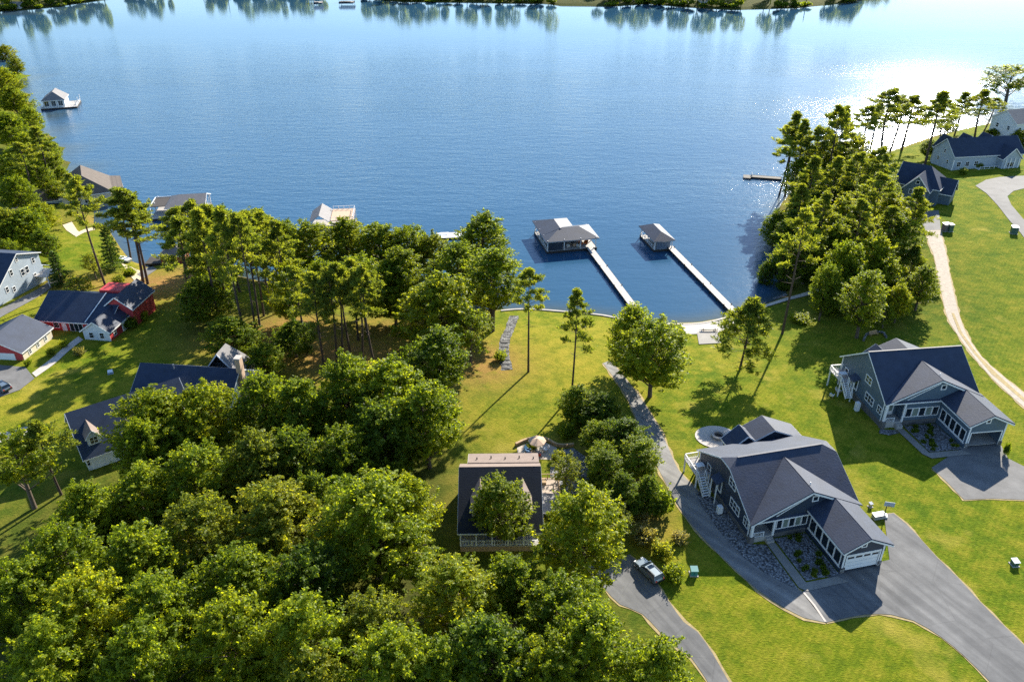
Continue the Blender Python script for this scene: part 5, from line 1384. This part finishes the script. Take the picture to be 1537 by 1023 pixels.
r.part('bench', MB().box(1, 3.4, 2.6, 3.1, .85, .95).box(1.1,1.2,2.7,3,.5,.85).box(3.2,3.3,2.7,3,.5,.85), 'white_paint'); r.part('mooring_post', MB().cyl(7.2,.3,-1,1.5,.1), 'dark_wood')
q = gp(243, 397)
r = House('brick_boathouse', 'small red brick boathouse with a grey hipped roof at the sandy cove', 'boathouse', (q.x, q.y, q.z), 4)
r.gable(0, 5.6, 0, 5, -.8, 2.8, 4.7, 'u', 'brick', 'shingle_grey', .5, hips=(2.3, 2.3))
r.panel('door', (2.8, 0, 1.15), 'v-', 1.6, 2.2, .06, 'dark_wood'); r.window((0, 2.5, 1.6), 'u-', 1, 1)
r.part('shore_deck', MB().box(-4.5, -.4, .5, 5, -.4, .15), 'dark_wood'); r.finish()
q = un(1127, 268)
r = boathouse('small_dock', 'small dark dock off the tip of the wooded point', q, -14, 10, 2.4, z=.55, posts=((0,0),(1,0),(0,1)), ph=1.5, deckm='dark_wood'); r.o['category'] = 'dock'
r.part('swim_platform', MB().box(-2.5, 0, -1.2, 2.2, .3, .5), 'dark_wood')
q = gp(166, 345)
t = thing('rowing_boat', 'white rowing boat drawn up on the edge of the cove beach', 'boat', gp(186, 391, .1), R(60))
hm2 = MB(); hm2.v, hm2.f = list(hm.v), list(hm.f); hm2.build('hull', 'white_paint', t); MB().box(-.6,.6,-.3,0,.6,.66).build('thwart', 'timber', t)
for i, (px, py, wd, lab) in enumerate(((20,14,16,'white-roofed boathouse among the trees of the far shore'),(520,4,12,'far boathouse beside a row of pale docks at the top border'),(1060,8,11,'low white boathouse under the far shore trees'),(478,5,7,'small pale far dock shelter at the top border'))):
    q = un(px, py); r = boathouse('far_boathouse', lab, (q[0]-wd/2, q[1]-3), 4*i-5, wd, 9, posts=((0,0),(1,0),(0,1),(1,1)), ph=3.5)
    r.gable(0, wd, 0, 9, .6, 3.5, 5.6, 'u', 'white_wall', 'shingle_grey', .5, walls=i % 2 == 0); r.finish()

# ------------------------------------------------------------------ shore works, firepit, swale
def seg_wall(name, label, px, w, h, m, cat, dz=-.4, world=None):
    L = smooth_line(world or gpoly(px), 1.2); mb = MB()
    for a, b_ in zip(L, L[1:]):
        za, zb = hz(a.x, a.y), hz(b_.x, b_.y); d = (b_-a).normalized(); n = Vector((-d.y, d.x))*w/2
        q = [(a.x+n.x, a.y+n.y), (a.x-n.x, a.y-n.y), (b_.x-n.x, b_.y-n.y), (b_.x+n.x, b_.y+n.y)]
        mb.add([(*p, dz+z0) for p, z0 in zip(q, (za,za,zb,zb))] + [(*p, h+z0) for p, z0 in zip(q, (za,za,zb,zb))], [(0,1,2,3),(7,6,5,4),(0,4,5,1),(1,5,6,2),(2,6,7,3),(3,7,4,0)])
    return tag(mb.build(name, m), label, cat)
seg_wall('seawall', 'low pale seawall along the open lawn shore up to the first pier', [(752,467),(775,465),(803,465),(830,467),(866,470),(905,474),(945,482)], .5, .28, 'pale_concrete', 'seawall', -1.5)
seg_wall('seawall', 'pale seawall edge of the beach pad between the two piers', [(985,486),(1020,487),(1048,486),(1080,480),(1104,470)], .5, .22, 'pale_concrete', 'seawall', -1.5)
wk = gpoly([(1108,470),(1130,464),(1152,458),(1182,449),(1215,440),(1250,429),(1285,418),(1306,411)])
strip('shore_walkway', smooth_line(wk, 1.2), 1.5, 'pale_concrete', .14)
seg_wall('riprap_wall', 'stone edging beside the shaded shore walkway of the wooded point', [(1112,466),(1135,459),(1155,452),(1180,443)], .9, .35, 'river_rock', 'stone edging', -1.0)
# stone swale with steps
sw = gpoly([(772,474),(766,492),(758,512),(756,532),(762,555)])
strip('swale_bed', smooth_line(sw, 1.0), 2.2, 'swale_rock', .07, wob=.2)
st = thing('stone_steps', 'dark stone steps set in the rocky swale at the lawn edge', 'steps', gp(758, 535))
for i in range(7):
    p = gp(757 + .5*i, 514 + 6.4*i) - Vector(st.location); rz = random.uniform(-.2, .2)
    m = MB(); c_, s_ = math.cos(rz), math.sin(rz)
    pts = [(-.7,-.3),(.7,-.35),(.75,.3),(-.65,.32)]; m.prism([(p.x + x*c_-y*s_, p.y + x*s_+y*c_, p.z) for x, y in pts], (0,0,.22)); m.build('step', 'foundation', st)
# firepit
t = thing('firepit', 'round stone firepit ring on the pale circular terrace', 'firepit', fc + Vector((0,0,.08)))
m = MB(); k = 28
for i in range(k):
    a0, a1 = 2*math.pi*i/k, 2*math.pi*(i+.93)/k
    for lay in range(3):
        o_ = lay*.11; q = [((r_)*math.cos(a+o_), (r_)*math.sin(a+o_)) for r_, a in ((.78,a0),(1.25,a0),(1.25,a1),(.78,a1))]
        m.prism([(x, y, lay*.19) for x, y in q], (0,0,.18))
m.build('ring', 'concrete', t); MB().cyl(0,0,.0,.12,.77,n=24).build('ash_bed', 'black', t)
lg = MB()
for a in (0, 1.05, 2.1): lg.tube([(-.45*math.cos(a),-.45*math.sin(a),.14),(.45*math.cos(a),.45*math.sin(a),.3)], .07, 6)
lg.build('log', 'dark_wood', t)
# bench on the paver pad by the beach
t = thing('picnic_table', 'pale picnic table on the paver pad of the beach', 'table', gp(1064, 496, .13), R(-4))
MB().box(-1.7,1.7,-.5,.5,.74,.82).build('tabletop', 'white_paint', t)
for y in (-.95, .75): MB().box(-1.7,1.7,y,y+.22,.42,.48).build('bench', 'timber', t)
for x in (-1.3, 1.3):
    m = MB(); m.beam((x,-.85,0),(x,-.2,.74),.09,.09); m.beam((x,.85,0),(x,.2,.74),.09,.09); m.beam((x,-.95,.4),(x,.95,.4),.07,.09); m.build('leg', 'timber', t)
t = thing('flag_post', 'thin dark post at the corner of the paver pad by the beach', 'post', gp(1076, 499, .1))
MB().cyl(0,0,0,2.6,.05,.04,n=8).build('pole', 'dark_wood', t); MB().cyl(0,0,2.6,2.72,.09,.03,n=8).build('finial', 'brick', t)
# low fence by the grove: rails of the gabion terrace seen above the slate-blue house
t = thing('garden_bench', 'pale garden bench on the grass behind the slate-blue house', 'bench', gp(1311, 503, .02), R(20))
MB().box(-1.0,1.0,-.25,.25,.42,.48).build('seat', 'timber', t); MB().slab([(-1,.25,.45),(1,.25,.45),(1,.38,.95),(-1,.38,.95)], .05).build('backrest', 'timber', t)
for x in (-.9, .9):
    for y in (-.2, .2): MB().box(x-.05,x+.05,y-.05,y+.05,0,.42).build('leg', 'timber', t)
seg_wall('stone_terrace_wall', 'low curved stone terrace wall on the slope behind the slate-blue house', [(1296,512),(1300,503),(1312,498),(1326,500),(1330,507)], .4, .35, 'river_rock', 'terrace wall')

# ------------------------------------------------------------------ cars and small things
def car(label, loc, rz, paint='car_silver'):
    t = thing('parked_car', label, 'car', loc, rz)
    prof = [(-2.4,.42),(-2.42,.72),(-2.28,.95),(-1.9,1.02),(.75,1.02),(1.1,.98),(2.15,.84),(2.42,.66),(2.42,.42),(2.1,.28),(-2.1,.28)]
    wdt = lambda x, z: .90 - .06*max(0, abs(x)-1.6) - .10*max(0, z-.7)
    m = MB(); k = len(prof)
    m.add([(x, -wdt(x, z), z) for x, z in prof] + [(x, wdt(x, z), z) for x, z in prof], [tuple(range(k)), tuple(range(2*k-1, k-1, -1))] + [(i, i+k, (i+1) % k + k, (i+1) % k) for i in range(k)])
    b = m.build('body', paint, t)
    mod = b.modifiers.new('bevel', 'BEVEL'); mod.width = .05; mod.segments = 2; mod.limit_method = 'ANGLE'
    g = MB(); lo = [(-2.25,.86),(1.05,.86)]; hi = [(-2.0,.72),(.2,.72)]
    V = [(-2.25,-.84,1.0),(1.05,-.84,1.0),(1.05,.84,1.0),(-2.25,.84,1.0),(-1.95,-.68,1.46),(.25,-.68,1.46),(.25,.68,1.46),(-1.95,.68,1.46)]
    g.add(V, [(0,3,2,1),(0,1,5,4),(1,2,6,5),(2,3,7,6),(3,0,4,7),(4,5,6,7)]); g.build('window_band', 'glass', t)
    MB().slab([(-2.05,-.7,1.5),(.2,-.7,1.5),(.2,.7,1.5),(-2.05,.7,1.5)], .05).build('roof', paint, t)
    MB().slab([(-.6,-.42,1.52),(.05,-.42,1.52),(.05,.42,1.52),(-.6,.42,1.52)], .015).build('sunroof', 'glass', t)
    for s in (-1, 1):
        MB().beam((-1.9,s*.6,1.56),(-.1,s*.6,1.56),.05,.05).build('roof_rail', 'black', t)
        for a, c_ in (((1.07,s*.85,1.0),(.26,s*.69,1.47)), ((-.55,s*.86,1.0),(-.6,s*.7,1.47)), ((-2.27,s*.85,1.0),(-1.97,s*.69,1.47))): MB().beam(a, c_, .07, .07).build('pillar', paint, t)
        MB().box(.8,.98,s*.9-.02*s if s > 0 else s*.9-.16, s*.9+.16 if s > 0 else s*.9+.02,.98,1.12).build('mirror', paint, t)
        MB().box(2.3,2.44,s*.62-.18,s*.62+.18,.62,.76).build('headlight', 'white_paint', t)
        MB().box(-2.44,-2.36,s*.66-.12,s*.66+.12,.66,.92).build('tail_light', 'lamp', t)
        for x in (-1.42, 1.45):
            w = MB().tube([(x,s*.9,.33),(x,s*.68,.33)], .33, 18).build('wheel', 'rubber', t); MB().tube([(x,s*.915,.33),(x,s*.89,.33)], .2, 12).build('rim', 'metal_grey', w)
    MB().box(2.36,2.46,-.85,.85,.36,.5).build('bumper', 'black', t); MB().box(-2.47,-2.38,-.85,.85,.4,.58).build('bumper', 'black', t)
    return t
a, b_ = gp(957, 845), gp(990, 877)
car('silver estate car parked in the shade at the top of the lower lane', (a+b_)/2 + Vector((0,0,.10)), math.atan2(a.y-b_.y, a.x-b_.x)).scale = (.93, .95, .97)
car('silver car on the red garage drive, cut by the border of the photo', gp(2, 584, .12), R(150))

def utility(name, label, cat, px, py, s, m, lid=None, rz=0):
    w, d_, h_ = s; t = thing(name, label, cat, gp(px, py, -.02), R(rz))
    b = MB().prism([(-w/2,-d_/2,.1),(w/2,-d_/2,.1),(w/2*.94,d_/2,.1),(-w/2*.94,d_/2,.1)], (0,0,h_-.1)).build('cabinet', m, t)
    mod = b.modifiers.new('bevel', 'BEVEL'); mod.width = .04; mod.segments = 2
    MB().box(-w/2-.12,w/2+.12,-d_/2-.12,d_/2+.12,-.2,.1).build('plinth', 'concrete', t)
    MB().slab([(-w/2-.05,-d_/2-.07,h_-.02),(w/2+.05,-d_/2-.07,h_-.02),(w/2+.05,d_/2+.05,h_+.1),(-w/2-.05,d_/2+.05,h_+.1)], .07).build('lid', lid or m, t)
    MB().box(-.06,.06,-d_/2-.05,-d_/2,h_*.5,h_*.62).build('handle', 'black', t)
    return t
utility('utility_box', 'teal utility box on the shaded lawn near the silver estate car', 'utility box', 1041, 861, (.9,.85,1.0), 'teal')
utility('utility_box', 'pale utility cabinet with a dark companion beside the paved pad', 'utility box', 1419, 346, (1.8,1.6,2.0), 'foundation', 'white_paint', 10)
utility('utility_box', 'dark green cabinet right next to the pale one at the gravel track', 'utility box', 1425, 347, (1.2,1.3,2.1), 'box_green', None, 10)
utility('utility_box', 'lone white-topped dark box on the bright lawn by the curving drive', 'utility box', 1521, 350, (1.6,1.5,1.9), 'box_green', 'white_paint', -15)
utility('utility_box', 'short dark green box with a pale lid on the lawn by the driveway', 'utility box', 1522, 847, (.8,.8,.8), 'box_green', 'white_paint', 5)
utility('utility_box', 'small grey box on the grass behind the navy house garage', 'utility box', 1306, 760, (.45,.4,.7), 'metal_grey', None, 20)
utility('planter_box', 'light planter box beside the shaded wall of the red house garden', 'planter', 166, 560, (.8,.8,.5), 'blue', 'white_paint', 25)

p = gp(1326, 776)
t = thing('basketball_hoop', 'basketball hoop on a post at the corner of the driveway beside the navy garage', 'basketball hoop', p, R(-12))
MB().tube([(0,0,0),(0,0,2.2),(-.15,-.5,2.9),(-.2,-.75,3.0)], .07, 8).build('pole', 'black', t)
MB().box(-.7,.7,-.85,-.80,2.8,3.6).build('backboard', 'grey_siding', t)
MB().box(-.5,.5,-.2,.6,0,.35).build('base', 'white_paint', t)
ring = [(.23*math.cos(a*math.pi/8), -1.12+.23*math.sin(a*math.pi/8), 3.0) for a in range(17)]
MB().tube(ring, .02, 5).build('hoop', 'orange', t)
t = thing('storage_chest', 'pale storage chest between the garage wall and the basketball hoop', 'chest', gp(1318, 777), R(13))
b_ = MB().box(-.9,.9,-.4,.4,.05,.75).build('chest_body', 'grey_deck', t); MB().slab([(-.95,-.45,.76),(.95,-.45,.76),(.95,.45,.86),(-.95,.45,.86)], .07).build('lid', 'metal_grey', t); MB().box(-.1,.1,-.43,-.4,.5,.6).build('handle', 'black', t)
for i, (px, py, lab) in enumerate(((1262,590,'white garden chair under the deck of the slate-blue house'),(1252,596,'pale garden chair beside the one under the slate-blue deck'))):
    lawn_chair(px-4, py, 'white_paint', 40+100*i, lab, 'garden chairs by the slate-blue house')
for i, (px, py) in enumerate(((272,433),(114,566))): pass

# ------------------------------------------------------------------ far woods (one mass beyond the lake)
Vs, Fs, Ts, k = [], [], [], 0
fl = np.array(far_w); sl_ = np.concatenate([[0], np.cumsum(np.linalg.norm(np.diff(fl, axis=0), axis=1))])
for row, (off, cnt) in enumerate(((3, 260), (8, 170), (20, 140), (38, 90))):
    for i in range(cnt):
        s_ = (i + rng.uniform(-.4, .4))/cnt*sl_[-1]; j = min(max(np.searchsorted(sl_, s_) - 1, 0), len(fl)-2); f = (s_-sl_[j])/(sl_[j+1]-sl_[j])
        p = fl[j]*(1-f) + fl[j+1]*f; x, y = p[0] + rng.normal(0, 2), p[1] + off + rng.uniform(-3, 5)
        if abs(x) > .72*y or math.sin(s_*.031+1)+.6*math.sin(s_*.083) < -.75 or (row == 1 and rng.uniform() < .2): continue
        H = rng.uniform(9, 19) + 6*math.sin(s_*.05)**2; Rr = rng.uniform(3.2, 6.5); z0 = hz(x, y); n = 430; d_ = unit(n)
        c_ = rng.uniform(.3, .9, (n, 1))**.5; pp = np.stack([d_[:,0]*Rr*c_[:,0], d_[:,1]*Rr*c_[:,0], H*.58 + d_[:,2]*H*.42*c_[:,0]], 1) + np.array([x, y, z0])
        if row == 0: pp[:, 2] = z0 + (pp[:, 2]-z0)*rng.uniform(.12, .4)
        L = rng.uniform(1.1, 2.1, n); v_, f_ = leaves(pp, d_*.5 + np.array([0,0,.5]) + rng.normal(0, .4, (n, 3)), L, L*.65)
        Vs.append(v_); Fs.append(f_ + k); k += len(v_); Ts.append(np.repeat(np.clip(rng.uniform(.2,.75) + rng.normal(0,.1,n), 0, 1), 4))
        q = np.array([(-.3,-.3,-1),(.3,-.3,-1),(.3,.3,-1),(-.3,.3,-1)]); tq = np.concatenate([q, q*[.6,.6,0] + [0,0,H*.7]]) + np.array([x, y, z0])
        Vs.append(tq); Fs.append(np.array([(0,1,5,4),(1,2,6,5),(2,3,7,6),(3,0,4,7)]) + k); k += 8; Ts.append(np.zeros(8))
me = np_mesh('far_wood', np.concatenate(Vs), np.concatenate(Fs), 'leaf_green', {'tone': np.concatenate(Ts)})
o = bpy.data.objects.new('far_wood', me); COL.objects.link(o); tag(o, 'wood lining the far shore of the lake', None, None, 'stuff')

# ------------------------------------------------------------------ light, sky, camera
W = bpy.data.worlds.new('World'); SC.world = W; W.use_nodes = True; t = W.node_tree; t.nodes.clear()
sk = t.nodes.new('ShaderNodeTexSky'); sk.sky_type = 'NISHITA'; sk.sun_disc = False; sk.sun_elevation = SUN_EL; sk.sun_rotation = SUN_AZ
sk.air_density = 1.0; sk.dust_density = 0.1; sk.ozone_density = 3.6
bg = t.nodes.new('ShaderNodeBackground'); bg.inputs['Strength'].default_value = .095
wo = t.nodes.new('ShaderNodeOutputWorld'); t.links.new(sk.outputs[0], bg.inputs[0]); t.links.new(bg.outputs[0], wo.inputs[0])
sd = bpy.data.lights.new('sun', 'SUN'); sd.energy = 5.0; sd.angle = R(.53); sd.color = (1.0, .93, .80)
so = bpy.data.objects.new('sun', sd); COL.objects.link(so)
to_sun = Vector((math.sin(SUN_AZ)*math.cos(SUN_EL), math.cos(SUN_AZ)*math.cos(SUN_EL), math.sin(SUN_EL)))
so.rotation_euler = to_sun.to_track_quat('Z', 'Y').to_euler(); so.location = to_sun*300

cd = bpy.data.cameras.new('camera'); cd.sensor_width = 36; cd.lens = 36*FPX/1537; cd.clip_end = 9000; cd.clip_start = .5
co = bpy.data.objects.new('camera', cd); COL.objects.link(co); co.location = (0, 0, HC); co.rotation_euler = (math.pi/2 - PIT, 0, 0); SC.camera = co

SC.render.engine = 'CYCLES'
SC.cycles.use_denoising = False
SC.cycles.max_bounces = 7; SC.cycles.diffuse_bounces = 4; SC.cycles.glossy_bounces = 3; SC.cycles.transmission_bounces = 4; SC.cycles.transparent_max_bounces = 4
SC.cycles.sample_clamp_indirect = 6
vs = SC.view_settings; vs.view_transform = 'Standard'; vs.look = 'None'; vs.exposure = 1.36; vs.gamma = 1.0
